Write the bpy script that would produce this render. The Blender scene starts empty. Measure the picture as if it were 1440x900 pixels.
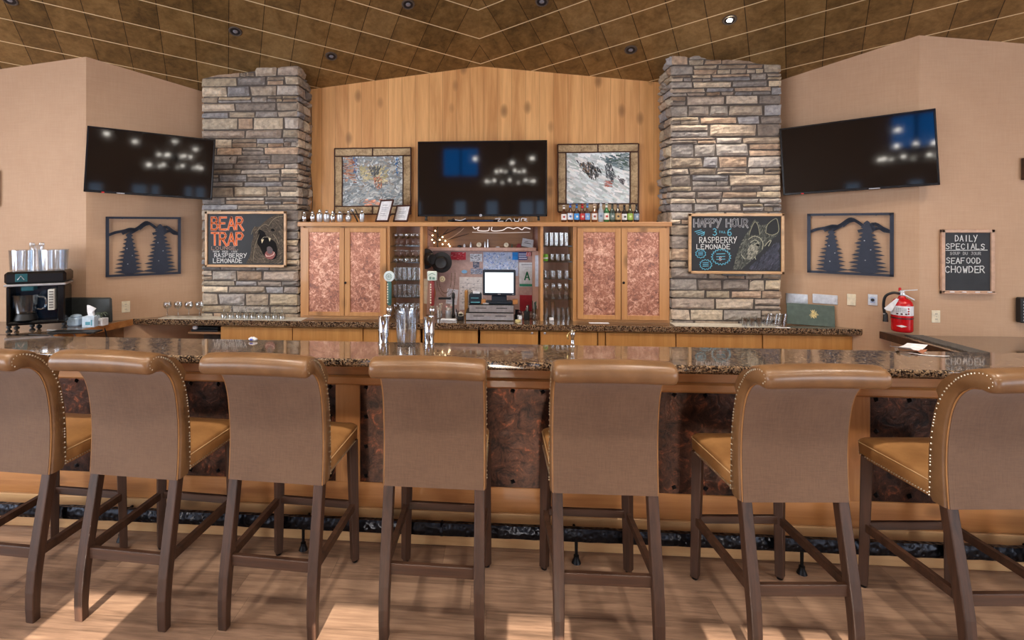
import bpy, bmesh, math, random
from mathutils import Vector, Matrix, noise
random.seed(7)
PI = math.pi
COL = bpy.context.scene.collection

# ------------------------------------------------------------------ camera calibration
PSI = math.atan(0.0753); CS, SN = math.cos(PSI), math.sin(PSI)
CAMH, FPX, CX, CY = 1.725, 730.0, 645.0, 316.0
def at_y(px, py, Y):
    d = (px - CX) / FPX; D = Y / (SN * d + CS)
    return ((CS * d - SN) * D, CAMH - (py - CY) / FPX * D)
def xat(px, Y): return at_y(px, CY, Y)[0]
def zat(px, py, Y): return at_y(px, py, Y)[1]
def at_z(px, py, z):
    d = (px - CX) / FPX; D = (CAMH - z) * FPX / (py - CY)
    return ((CS * d - SN) * D, (SN * d + CS) * D)
def ray(px, py):
    d = (px - CX) / FPX
    return Vector((CS * d - SN, SN * d + CS, -(py - CY) / FPX))

# ------------------------------------------------------------------ materials
def lin(c):
    c = c / 255.0
    return c / 12.92 if c <= 0.04045 else ((c + 0.055) / 1.055) ** 2.4
def C(r, g, b): return (lin(r), lin(g), lin(b), 1.0)
class NT:
    def __init__(s, name):
        s.m = bpy.data.materials.new(name); s.m.use_nodes = True
        s.t = s.m.node_tree; s.t.nodes.clear()
        s.out = s.n('ShaderNodeOutputMaterial')
    def n(s, typ, **kw):
        nd = s.t.nodes.new(typ)
        for k, v in kw.items():
            if k.startswith('i_'):
                key = k[2:]
                key = int(key) if key.isdigit() else key.replace('_', ' ')
                nd.inputs[key].default_value = v
            else: setattr(nd, k, v)
        return nd
    def l(s, a, ao, b, bi):
        s.t.links.new(a.outputs[ao], b.inputs[bi])
    def math(s, op, a, b=None):
        nd = s.n('ShaderNodeMath', operation=op)
        for i, v in enumerate((a, b)):
            if v is None: continue
            if isinstance(v, tuple): s.l(v[0], v[1], nd, i)
            else: nd.inputs[i].default_value = v
        return (nd, 0)
    def ramp(s, src, stops, interp='LINEAR'):
        nd = s.n('ShaderNodeValToRGB'); nd.color_ramp.interpolation = interp
        e = nd.color_ramp.elements
        e[0].position, e[0].color = stops[0]; e[1].position, e[1].color = stops[-1]
        for p, c in stops[1:-1]:
            x = e.new(p); x.color = c
        s.l(src[0], src[1], nd, 0); return (nd, 0)
    def mix(s, f, a, b, blend='MIX'):
        nd = s.n('ShaderNodeMixRGB', blend_type=blend)
        for i, v in enumerate((f, a, b)):
            if isinstance(v, tuple) and hasattr(v[0], 'outputs'): s.l(v[0], v[1], nd, i)
            else: nd.inputs[i].default_value = v
        return (nd, 0)
    def noise(s, vec, scale, detail=4, rough=0.55, dist=0.0):
        nd = s.n('ShaderNodeTexNoise'); nd.inputs['Scale'].default_value = scale
        nd.inputs['Detail'].default_value = detail; nd.inputs['Roughness'].default_value = rough
        nd.inputs['Distortion'].default_value = dist
        if vec: s.l(vec[0], vec[1], nd, 'Vector')
        return nd
    def coord(s, kind='Object', scale=(1, 1, 1), rot=(0, 0, 0), loc=(0, 0, 0)):
        tc = s.n('ShaderNodeTexCoord'); mp = s.n('ShaderNodeMapping')
        mp.inputs['Scale'].default_value = scale; mp.inputs['Rotation'].default_value = rot
        mp.inputs['Location'].default_value = loc
        s.l(tc, kind, mp, 0); return (mp, 0)
    def bsdf(s, col, rough=0.5, metal=0.0, bump=None, bstr=0.2, bdist=0.01, coat=0.0, spec=0.5, **kw):
        b = s.n('ShaderNodeBsdfPrincipled')
        def setv(k, v):
            if isinstance(v, tuple) and hasattr(v[0], 'outputs'): s.l(v[0], v[1], b, k)
            else: b.inputs[k].default_value = v
        setv('Base Color', col); setv('Roughness', rough); setv('Metallic', metal)
        setv('Coat Weight', coat); setv('Specular IOR Level', spec)
        for k, v in kw.items(): setv(k.replace('_', ' '), v)
        if bump:
            bp = s.n('ShaderNodeBump'); bp.inputs['Strength'].default_value = bstr
            bp.inputs['Distance'].default_value = bdist
            s.l(bump[0], bump[1], bp, 'Height'); s.l(bp, 0, b, 'Normal')
        s.l(b, 0, s.out, 0); return s.m
_mc = {}
def plain(name, rgb, rough=0.5, metal=0.0, var=0.08, scale=30, **kw):
    if name in _mc: return _mc[name]
    t = NT(name); v = t.coord(); n = t.noise(v, scale)
    c = C(*rgb)
    dk = tuple(x * (1 - var * 2) for x in c[:3]) + (1,); lt = tuple(min(1, x * (1 + var * 2)) for x in c[:3]) + (1,)
    col = t.ramp((n, 0), [(0.3, dk), (0.7, lt)])
    _mc[name] = t.bsdf(col, rough, metal, bump=(n, 0), bstr=kw.pop('bstr', 0.04), **kw)
    return _mc[name]
def emit(name, rgb, strength):
    if name in _mc: return _mc[name]
    t = NT(name); e = t.n('ShaderNodeEmission'); e.inputs[0].default_value = C(*rgb); e.inputs[1].default_value = strength
    t.l(e, 0, t.out, 0); _mc[name] = t.m; return t.m
def vcol(name, rough=0.8, metal=0.0, bscale=0, bstr=0.3, mult=None, spec=0.3):
    if name in _mc: return _mc[name]
    t = NT(name); a = t.n('ShaderNodeAttribute', attribute_name='Col'); col = (a, 0); bump = None
    if bscale:
        v = t.coord(); n = t.noise(v, bscale, 8, 0.65); bump = (n, 0)
        r = t.ramp((n, 0), [(0.32, (0.66, 0.65, 0.66, 1)), (0.6, (1.2, 1.18, 1.14, 1))])
        col = t.mix(1.0, col, r, 'MULTIPLY')
    _mc[name] = t.bsdf(col, rough, metal, bump=bump, bstr=bstr, spec=spec); return _mc[name]

def wood(name, dark, light, axis='z', scale=1.0, rough=0.42, knots=True, plank=0, coat=0.15):
    t = NT(name)
    sc = {'z': (1, 1, 0.06), 'x': (0.06, 1, 1), 'y': (1, 0.06, 1)}[axis]
    v = t.coord(scale=tuple(k * scale for k in sc))
    tc = t.n('ShaderNodeTexCoord'); sep = t.n('ShaderNodeSeparateXYZ'); t.l(tc, 'Object', sep, 0)
    vec = v; rnd = None
    if plank:
        ax = {'z': 0, 'x': 2, 'y': 0}[axis]
        k = t.math('FLOOR', t.math('DIVIDE', (sep, ax), plank))
        wn = t.n('ShaderNodeTexWhiteNoise', noise_dimensions='1D'); t.l(k[0], k[1], wn, 'W'); rnd = (wn, 0)
        add = t.n('ShaderNodeVectorMath', operation='ADD'); t.l(v[0], v[1], add, 0)
        sc2 = t.n('ShaderNodeVectorMath', operation='SCALE'); t.l(wn, 'Color', sc2, 0); sc2.inputs['Scale'].default_value = 9.0
        t.l(sc2, 0, add, 1); vec = (add, 0)
    n1 = t.noise(vec, 9, 5, 0.6, 1.2); n2 = t.noise(vec, 55, 3, 0.6)
    m = t.math('ADD', t.math('MULTIPLY', (n1, 0), 0.75), t.math('MULTIPLY', (n2, 0), 0.25))
    if rnd: m = t.math('ADD', m, t.math('MULTIPLY', t.math('SUBTRACT', rnd, 0.5), 0.16))
    col = t.ramp(m, [(0.34, C(*dark)), (0.66, C(*light))])
    if knots:
        kv = t.coord(scale=(1, 1, 0.55) if axis == 'z' else (0.55, 1, 1))
        vo = t.n('ShaderNodeTexVoronoi', feature='F1'); vo.inputs['Scale'].default_value = 5.2 * scale; t.l(kv[0], kv[1], vo, 'Vector')
        km = t.ramp((vo, 0), [(0.0, (0.9, 0.9, 0.9, 1)), (0.11, (0.6, 0.6, 0.6, 1)), (0.22, (0, 0, 0, 1))])
        col = t.mix(km, col, tuple(x * 0.42 for x in C(*dark)[:3]) + (1,))
    bump = m
    if plank:
        fr = t.math('FRACT', t.math('DIVIDE', (sep, ax), plank))
        e = t.math('MINIMUM', fr, t.math('SUBTRACT', 1.0, fr))
        g = t.ramp(e, [(0.0, (0, 0, 0, 1)), (0.018, (1, 1, 1, 1))])
        col = t.mix(t.math('SUBTRACT', 1.0, g), col, tuple(x * 0.55 for x in C(*dark)[:3]) + (1,))
        bump = g
    return t.bsdf(col, rough, 0, bump=bump, bstr=0.12, coat=coat)
def rgbm(*a): return C(*a)

def granite():
    t = NT('speckled_granite'); v = t.coord()
    vo = t.n('ShaderNodeTexVoronoi', feature='F1'); vo.inputs['Scale'].default_value = 150; t.l(v[0], v[1], vo, 'Vector')
    n = t.noise(v, 60, 6, 0.7)
    rv = t.n('ShaderNodeSeparateColor'); t.l(vo, 'Color', rv, 0)
    m = t.math('ADD', t.math('MULTIPLY', (rv, 0), 0.6), t.math('MULTIPLY', (n, 0), 0.4))
    col = t.ramp(m, [(0.26, C(34, 28, 25)), (0.36, C(70, 55, 44)), (0.46, C(120, 95, 72)), (0.6, C(152, 126, 98)), (0.72, C(106, 90, 78)), (0.82, C(184, 166, 140))], 'CONSTANT')
    return t.bsdf(col, 0.07, 0, spec=0.8, coat=0.5, Coat_Roughness=0.03)
def copper(name, dark, mid, hot, rough=0.32, metal=0.75, sc=1.0, lo=0.38, hi=0.66):
    t = NT(name); v = t.coord()
    n1 = t.noise(v, 9 * sc, 8, 0.72, 1.6); n2 = t.noise(v, 3.1 * sc, 4, 0.6, 0.8); n3 = t.noise(v, 60 * sc, 4, 0.6)
    m = t.math('ADD', t.math('MULTIPLY', (n1, 0), 0.62), t.math('ADD', t.math('MULTIPLY', (n2, 0), 0.28), t.math('MULTIPLY', (n3, 0), 0.10)))
    col = t.ramp(m, [(lo, C(*dark)), ((lo + hi) / 2, C(*mid)), (hi, C(*hot))])
    return t.bsdf(col, rough, metal, bump=(n1, 0), bstr=0.35, bdist=0.01)
def wallmat():
    t = NT('tan_wall_covering'); v = t.coord()
    n1 = t.noise(v, 1.6, 4, 0.6, 0.3)
    va = t.coord(scale=(1, 1, 14)); vb = t.coord(scale=(14, 14, 1))
    na = t.noise(va, 7, 3, 0.6); nb = t.noise(vb, 7, 3, 0.6)
    m = t.math('ADD', t.math('MULTIPLY', (n1, 0), 0.5), t.math('ADD', t.math('MULTIPLY', (na, 0), 0.25), t.math('MULTIPLY', (nb, 0), 0.25)))
    col = t.ramp(m, [(0.30, C(180, 143, 112)), (0.70, C(198, 163, 132))])
    return t.bsdf(col, 0.6, 0, bump=m, bstr=0.03)
def floormat():
    t = NT('brown_plank_floor')
    tc = t.n('ShaderNodeTexCoord'); sep = t.n('ShaderNodeSeparateXYZ'); t.l(tc, 'Object', sep, 0)
    row = t.math('FLOOR', t.math('DIVIDE', (sep, 1), 0.155))
    wn = t.n('ShaderNodeTexWhiteNoise', noise_dimensions='1D'); t.l(row[0], row[1], wn, 'W')
    xs = t.math('ADD', (sep, 0), t.math('MULTIPLY', (wn, 0), 7.0))
    colm = t.math('FLOOR', t.math('DIVIDE', xs, 1.1))
    cb = t.n('ShaderNodeCombineXYZ'); t.l(row[0], 0, cb, 0); t.l(colm[0], 0, cb, 1)
    w2 = t.n('ShaderNodeTexWhiteNoise', noise_dimensions='2D'); t.l(cb, 0, w2, 'Vector')
    v = t.coord(scale=(0.09, 1, 1))
    add = t.n('ShaderNodeVectorMath', operation='ADD'); t.l(v[0], v[1], add, 0)
    sc2 = t.n('ShaderNodeVectorMath', operation='SCALE'); t.l(w2, 'Color', sc2, 0); sc2.inputs['Scale'].default_value = 5.0; t.l(sc2, 0, add, 1)
    n1 = t.noise((add, 0), 14, 6, 0.65, 1.5); n2 = t.noise((add, 0), 70, 3, 0.6)
    m = t.math('ADD', t.math('MULTIPLY', (n1, 0), 0.7), t.math('MULTIPLY', (n2, 0), 0.3))
    m = t.math('ADD', m, t.math('MULTIPLY', t.math('SUBTRACT', (w2, 0), 0.5), 0.14))
    col = t.ramp(m, [(0.3, C(102, 80, 65)), (0.48, C(145, 115, 94)), (0.68, C(176, 143, 117))])
    fy = t.math('FRACT', t.math('DIVIDE', (sep, 1), 0.155)); fx = t.math('FRACT', t.math('DIVIDE', xs, 1.1))
    ey = t.math('MINIMUM', fy, t.math('SUBTRACT', 1.0, fy)); ex = t.math('MULTIPLY', t.math('MINIMUM', fx, t.math('SUBTRACT', 1.0, fx)), 7.0)
    e = t.math('MINIMUM', ex, ey)
    g = t.ramp(e, [(0.0, (0, 0, 0, 1)), (0.012, (1, 1, 1, 1))])
    col = t.mix(t.math('MULTIPLY', t.math('SUBTRACT', 1.0, g), 0.55), col, C(60, 44, 34))
    return t.bsdf(col, 0.36, 0, bump=m, bstr=0.12, spec=0.4)
TH = math.radians(28.5); TS = 0.246; RIDGE_X = -0.155
def ceilmat():
    t = NT('bronze_ceiling_tile')
    uv = t.n('ShaderNodeUVMap', uv_map='UVMap'); sep = t.n('ShaderNodeSeparateXYZ'); t.l(uv, 0, sep, 0)
    fu = t.math('FRACT', (sep, 0)); fv = t.math('FRACT', (sep, 1))
    eu = t.math('MINIMUM', fu, t.math('SUBTRACT', 1.0, fu)); ev = t.math('MINIMUM', fv, t.math('SUBTRACT', 1.0, fv))
    cb = t.n('ShaderNodeCombineXYZ'); a = t.math('FLOOR', (sep, 0)); b = t.math('FLOOR', (sep, 1)); t.l(a[0], 0, cb, 0); t.l(b[0], 0, cb, 1)
    w = t.n('ShaderNodeTexWhiteNoise', noise_dimensions='2D'); t.l(cb, 0, w, 'Vector')
    v = t.coord(); n = t.noise(v, 7, 6, 0.7, 0.6); n2 = t.noise(v, 30, 5, 0.7)
    m = t.math('ADD', t.math('ADD', t.math('MULTIPLY', (n, 0), 0.55), t.math('MULTIPLY', (n2, 0), 0.3)), t.math('MULTIPLY', (w, 0), 0.16))
    col = t.ramp(m, [(0.34, C(90, 70, 42)), (0.5, C(130, 102, 62)), (0.68, C(162, 132, 86))])
    du = t.ramp(eu, [(0.0, (1, 1, 1, 1)), (0.007, (1, 1, 1, 1)), (0.014, (0, 0, 0, 1))])
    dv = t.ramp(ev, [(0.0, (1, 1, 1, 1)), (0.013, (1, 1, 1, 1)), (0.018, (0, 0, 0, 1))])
    col = t.mix(du, col, C(48, 34, 20))
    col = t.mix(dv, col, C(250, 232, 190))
    h = t.math('SUBTRACT', 1.0, du)
    return t.bsdf(col, 0.33, 0.35, bump=h, bstr=0.15, bdist=0.004)
def fabric():
    t = NT('taupe_woven_fabric')
    wv = t.n('ShaderNodeTexWave', wave_type='BANDS', bands_direction='X'); wz = t.n('ShaderNodeTexWave', wave_type='BANDS', bands_direction='Z')
    v = t.coord()
    for q in (wv, wz):
        q.inputs['Scale'].default_value = 110; q.inputs['Distortion'].default_value = 1.5; q.inputs['Detail'].default_value = 2; t.l(v[0], v[1], q, 0)
    n = t.noise(v, 5, 4); n3 = t.noise(t.coord(scale=(1, 1, 8)), 22, 3, 0.6); n4 = t.noise(t.coord(scale=(8, 1, 1)), 22, 3, 0.6)
    m = t.math('MULTIPLY', t.math('ADD', (wv, 1), (wz, 1)), 0.5)
    mm = t.math('ADD', t.math('MULTIPLY', m, 0.2), t.math('ADD', t.math('MULTIPLY', (n, 0), 0.3), t.math('MULTIPLY', t.math('ADD', (n3, 0), (n4, 0)), 0.25)))
    col = t.ramp(mm, [(0.32, C(86, 62, 46)), (0.62, C(113, 86, 65))])
    return t.bsdf(col, 0.75, 0, bump=m, bstr=0.25, bdist=0.001, spec=0.3, Sheen_Weight=0.25)
def leather(name, a, b, rough=0.4):
    t = NT(name); v = t.coord(); n = t.noise(v, 8, 5, 0.6); vo = t.n('ShaderNodeTexVoronoi', feature='F1'); vo.inputs['Scale'].default_value = 380; t.l(v[0], v[1], vo, 0)
    col = t.ramp((n, 0), [(0.35, C(*a)), (0.65, C(*b))])
    return t.bsdf(col, rough, 0, bump=(vo, 0), bstr=0.08, bdist=0.001, spec=0.5)
def glass(name='clear_glass', tint=(0.96, 0.97, 0.97, 1), f=0.14, rough=0.02):
    t = NT(name); tr = t.n('ShaderNodeBsdfTransparent'); tr.inputs[0].default_value = tint
    gl = t.n('ShaderNodeBsdfGlossy'); gl.inputs['Roughness'].default_value = rough
    lw = t.n('ShaderNodeLayerWeight'); lw.inputs[0].default_value = 0.35
    r = t.ramp((lw, 1), [(0.0, (f, f, f, 1)), (0.6, (0.28, 0.28, 0.28, 1)), (1.0, (0.92, 0.92, 0.92, 1))])
    mx = t.n('ShaderNodeMixShader'); t.l(r[0], 0, mx, 0); t.l(tr, 0, mx, 1); t.l(gl, 0, mx, 2); t.l(mx, 0, t.out, 0)
    return t.m
def hammered():
    t = NT('hammered_black_iron'); v = t.coord(); vo = t.n('ShaderNodeTexVoronoi', feature='SMOOTH_F1'); vo.inputs['Scale'].default_value = 42; t.l(v[0], v[1], vo, 0)
    return t.bsdf(C(34, 36, 42), 0.34, 0.85, bump=(vo, 0), bstr=1.0, bdist=0.01)

M = dict(
    wall=wallmat(), floor=floormat(), ceil=ceilmat(), granite=granite(),
    alder=wood('knotty_alder_boards', (200, 140, 82), (240, 184, 120), 'z', plank=0.125),
    alder_v=wood('alder_wood_vertical', (176, 122, 74), (206, 154, 100), 'z'),
    alder_h=wood('alder_wood_horizontal', (176, 122, 74), (206, 154, 100), 'x'),
    pine_h=wood('light_base_board', (186, 140, 92), (214, 172, 122), 'x'),
    barwood=wood('bar_front_wood', (162, 104, 54), (196, 138, 82), 'x'),
    barwood_v=wood('bar_front_wood_vertical', (158, 102, 54), (192, 134, 80), 'z'),
    oak=wood('veneer_cabinet_door', (176, 122, 64), (200, 148, 86), 'z', 2.0, knots=False),
    pinkwood=wood('rose_brown_panel', (196, 154, 136), (220, 182, 166), 'z', knots=False),
    darkshelf=wood('brown_recess_wood', (116, 82, 56), (152, 112, 78), 'x', knots=False),
    espresso=wood('espresso_wood', (44, 26, 16), (76, 48, 32), 'z', 2.0, rough=0.5, knots=False, coat=0.0),
    espresso_h=wood('espresso_wood_rail', (46, 28, 18), (80, 51, 34), 'x', 2.0, rough=0.5, knots=False, coat=0.0),
    copper_d=copper('oxidised_copper_sheet', (30, 21, 19), (70, 44, 33), (150, 82, 50), sc=1.5, lo=0.42, hi=0.68),
    copper_l=copper('bright_mottled_copper', (116, 84, 78), (184, 122, 98), (250, 206, 180), rough=0.38, metal=0.45, sc=3.0, lo=0.38, hi=0.62),
    fabric=fabric(), leather=leather('tan_leather', (104, 74, 48), (124, 90, 58), 0.32), leather_seat=leather('ochre_seat_leather', (142, 99, 58), (166, 120, 73), 0.42),
    piping=leather('pale_piping_leather', (188, 150, 106), (206, 170, 126), 0.5),
    nail=plain('antique_nickel_nailhead', (196, 184, 160), 0.28, 0.9),
    iron=hammered(), black_iron=plain('black_iron', (26, 26, 28), 0.4, 0.7),
    stone=vcol('ledgestone', 0.85, 0, 26, 0.5), mortar=plain('dark_joint', (88, 80, 74), 0.95),
    tvb=plain('black_gloss_plastic', (14, 15, 18), 0.22), blk=plain('black_plastic', (22, 22, 24), 0.45), steel=plain('brushed_steel', (206, 208, 212), 0.3, 0.7),
    chrome=plain('polished_chrome', (214, 216, 220), 0.07, 1.0, var=0.01), glass=glass(), frost=glass('thick_clear_plastic', (0.88, 0.92, 0.96, 1), 0.2, 0.12),
    paint=vcol('painted_picture', 0.5), chalk=vcol('chalk_marks', 0.9), slate=plain('chalkboard_slate', (34, 35, 38), 0.6, var=0.15, scale=8),
    cream=plain('ivory_plastic', (224, 212, 186), 0.4), white=plain('white_paper', (228, 228, 232), 0.7), red=plain('red_enamel', (190, 18, 26), 0.22),
    navy=plain('dark_navy_metal', (36, 40, 54), 0.42, 0.4), bark=None, green=plain('grey_green_leatherette', (78, 92, 84), 0.6), brass=plain('brass', (196, 168, 112), 0.25, 0.9),
)
def barkmat():
    t = NT('birch_bark'); v = t.coord(scale=(1, 1, 1)); n = t.noise(v, 34, 8, 0.75, 1.0); n2 = t.noise(v, 9, 5, 0.6)
    m = t.math('ADD', t.math('MULTIPLY', (n, 0), 0.6), t.math('MULTIPLY', (n2, 0), 0.4))
    col = t.ramp(m, [(0.34, C(72, 54, 40)), (0.42, C(150, 124, 92)), (0.58, C(206, 180, 142))])
    return t.bsdf(col, 0.8, 0, bump=m, bstr=0.5)
M['bark'] = barkmat()
def screenmat():
    t = NT('dark_tv_glass')
    return t.bsdf(C(7, 8, 10), 0.055, 0, spec=0.6)
M['screen'] = screenmat()

# ------------------------------------------------------------------ mesh builder
class MB:
    def __init__(s):
        s.b = bmesh.new(); s.T = Matrix.Identity(4); s.cl = None; s.cols = {}
    def v(s, p): return s.b.verts.new(s.T @ Vector(p))
    def f(s, vs, col=None):
        try: fc = s.b.faces.new(vs)
        except ValueError: return None
        if col is not None or s.cl is not None:
            if s.cl is None: s.cl = s.b.loops.layers.float_color.new('Col')
            for lp in fc.loops: lp[s.cl] = col if col is not None else (1, 1, 1, 1)
        return fc
    def box(s, x0, x1, y0, y1, z0, z1, bev=0.0, col=None):
        if bev > 0:
            b = min(bev, abs(x1 - x0) * .45, abs(y1 - y0) * .45, abs(z1 - z0) * .45)
            sx = sorted((x0, x1)); sy = sorted((y0, y1)); sz = sorted((z0, z1))
            d = {}
            def V(i, j, k, ax):
                key = (i, j, k, ax)
                if key not in d:
                    p = [sx[i], sy[j], sz[k]]; idx = (i, j, k)
                    for a in range(3):
                        if a != ax: p[a] += b if idx[a] == 0 else -b
                    d[key] = s.v(p)
                return d[key]
            R = (0, 1)
            for i in R: s.f([V(i, 0, 0, 0), V(i, 1, 0, 0), V(i, 1, 1, 0), V(i, 0, 1, 0)], col)
            for j in R: s.f([V(0, j, 0, 1), V(1, j, 0, 1), V(1, j, 1, 1), V(0, j, 1, 1)], col)
            for k in R: s.f([V(0, 0, k, 2), V(1, 0, k, 2), V(1, 1, k, 2), V(0, 1, k, 2)], col)
            for j in R:
                for k in R: s.f([V(0, j, k, 1), V(1, j, k, 1), V(1, j, k, 2), V(0, j, k, 2)], col)
            for i in R:
                for k in R: s.f([V(i, 0, k, 0), V(i, 1, k, 0), V(i, 1, k, 2), V(i, 0, k, 2)], col)
            for i in R:
                for j in R: s.f([V(i, j, 0, 0), V(i, j, 1, 0), V(i, j, 1, 1), V(i, j, 0, 1)], col)
            for i in R:
                for j in R:
                    for k in R: s.f([V(i, j, k, 0), V(i, j, k, 1), V(i, j, k, 2)], col)
            return s
        vs = [s.v((x, y, z)) for x in (x0, x1) for y in (y0, y1) for z in (z0, z1)]
        for q in ((0, 1, 3, 2), (4, 6, 7, 5), (0, 4, 5, 1), (2, 3, 7, 6), (0, 2, 6, 4), (1, 5, 7, 3)): s.f([vs[i] for i in q], col)
        return s
    def loft(s, rings, cap=True, closed=True, col=None):
        R = [[s.v(p) for p in r] for r in rings]; n = len(R[0])
        for a, b in zip(R, R[1:]):
            for i in range(n if closed else n - 1): s.f([a[i], a[(i + 1) % n], b[(i + 1) % n], b[i]], col)
        if cap and closed:
            s.f(list(reversed(R[0])), col); s.f(R[-1], col)
        return s
    def lathe(s, prof, c=(0, 0, 0), seg=16, axis='z', cap=True, col=None):
        rings = []
        for r, h in prof:
            r = max(r, 0.0002); ring = []
            for i in range(seg):
                a = 2 * PI * i / seg; p = (r * math.cos(a), r * math.sin(a), h)
                if axis == 'y': p = (p[0], h, p[1])
                if axis == 'x': p = (h, p[0], p[1])
                ring.append((c[0] + p[0], c[1] + p[1], c[2] + p[2]))
            rings.append(ring)
        return s.loft(rings, cap, col=col)
    def tube(s, pts, r, seg=8, cap=True, closed=False, col=None):
        pts = [Vector(p) for p in pts]; n = len(pts); rings = []; up = None
        for i, p in enumerate(pts):
            if closed: t = pts[(i + 1) % n] - pts[i - 1]
            else: t = pts[min(i + 1, n - 1)] - pts[max(i - 1, 0)]
            if t.length < 1e-9: t = Vector((0, 0, 1))
            t.normalize()
            if up is None: up = Vector((0, 0, 1)) if abs(t.z) < 0.9 else Vector((1, 0, 0))
            u = t.cross(up)
            if u.length < 1e-6: u = t.orthogonal()
            u.normalize(); w = u.cross(t); up = w
            rr = r[i] if isinstance(r, (list, tuple)) else r
            rings.append([p + (u * math.cos(2 * PI * k / seg) + w * math.sin(2 * PI * k / seg)) * rr for k in range(seg)])
        if closed: rings.append(rings[0])
        return s.loft(rings, cap and not closed, col=col)
    def bar(s, p0, p1, w, h, col=None, w1=None, h1=None, up=(0, 0, 1)):
        p0 = Vector(p0); p1 = Vector(p1); t = (p1 - p0).normalized(); up = Vector(up)
        u = t.cross(up)
        if u.length < 1e-5: u = t.cross(Vector((0, 1, 0)))
        u.normalize(); v = u.cross(t); w1 = w1 or w; h1 = h1 or h
        q = lambda p, w, h: [p + u * a * w / 2 + v * b * h / 2 for a, b in ((-1, -1), (1, -1), (1, 1), (-1, 1))]
        return s.loft([q(p0, w, h), q(p1, w1, h1)], col=col)
    def poly(s, pts, y0, y1, col=None):            # outline in x,z extruded in y
        a = [s.v((x, y0, z)) for x, z in pts]; b = [s.v((x, y1, z)) for x, z in pts]; n = len(pts)
        s.f(a, col); s.f(list(reversed(b)), col)
        for i in range(n): s.f([a[i], a[(i + 1) % n], b[(i + 1) % n], b[i]], col)
        return s
    def ball(s, c, r, seg=8, rings=5, sx=1, sy=1, sz=1, col=None):
        R = []
        for i in range(rings + 1):
            a = -PI / 2 + PI * i / rings
            rr = max(math.cos(a) * r, 0.0001)
            R.append([(c[0] + sx * rr * math.cos(2 * PI * k / seg), c[1] + sy * rr * math.sin(2 * PI * k / seg), c[2] + sz * r * math.sin(a)) for k in range(seg)])
        return s.loft(R, col=col)
    def stroke(s, pts, w, y0=-0.0005, y1=-0.002, col=None):     # chalk line in x,z on a board facing -y
        for (ax, az), (bx, bz) in zip(pts, pts[1:]):
            d = Vector((bx - ax, bz - az)); L = d.length
            if L < 1e-6: continue
            d /= L; nx, nz = -d.y * w / 2, d.x * w / 2; ex, ez = d.x * w * .35, d.y * w * .35
            s.poly([(ax - ex + nx, az - ez + nz), (ax - ex - nx, az - ez - nz), (bx + ex - nx, bz + ez - nz), (bx + ex + nx, bz + ez + nz)], y0, y1, col)
        return s
    def build(s, name, mat, parent=None, smooth=False, loc=None, rotz=0, **props):
        bmesh.ops.recalc_face_normals(s.b, faces=s.b.faces)
        me = bpy.data.meshes.new(name); s.b.to_mesh(me); s.b.free()
        me.materials.append(mat)
        if smooth:
            me.polygons.foreach_set('use_smooth', [True] * len(me.polygons))
            try: me.set_sharp_from_angle(angle=math.radians(smooth if smooth is not True else 40))
            except Exception: pass
        o = bpy.data.objects.new(name, me); COL.objects.link(o)
        if parent: o.parent = parent
        if loc: o.location = loc
        if rotz: o.rotation_euler.z = rotz
        for k, v in props.items(): o[k] = v
        return o
def tag(o, label, cat, group=None):
    o['label'] = label; o['category'] = cat
    if group: o['group'] = group
    return o
def thing(name, label, cat, loc=(0, 0, 0), rotz=0, group=None):
    o = bpy.data.objects.new(name, None); COL.objects.link(o); o.empty_display_size = 0.05
    o.location = loc; o.rotation_euler.z = rotz
    return tag(o, label, cat, group)
def struct(mb, name, mat, **kw): return mb.build(name, mat, kind='structure', **kw)
def copy_tree(o, parent=None):
    c = o.copy(); COL.objects.link(c)
    if parent is not None: c.parent = parent
    for ch in list(o.children): copy_tree(ch, c)
    return c
def cat_rom(pts, k=4, closed=False):
    out = []; n = len(pts); P = [Vector(p) for p in pts]
    rng = range(n if closed else n - 1)
    for i in rng:
        p0 = P[(i - 1) % n] if closed else P[max(i - 1, 0)]; p1 = P[i]; p2 = P[(i + 1) % n]; p3 = P[(i + 2) % n] if closed else P[min(i + 2, n - 1)]
        for j in range(k):
            t = j / k
            out.append(tuple(0.5 * ((2 * p1) + (p2 - p0) * t + (2 * p0 - 5 * p1 + 4 * p2 - p3) * t * t + (3 * p1 - p0 - 3 * p2 + p3) * t ** 3)))
    if not closed: out.append(tuple(P[-1]))
    return out

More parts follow.
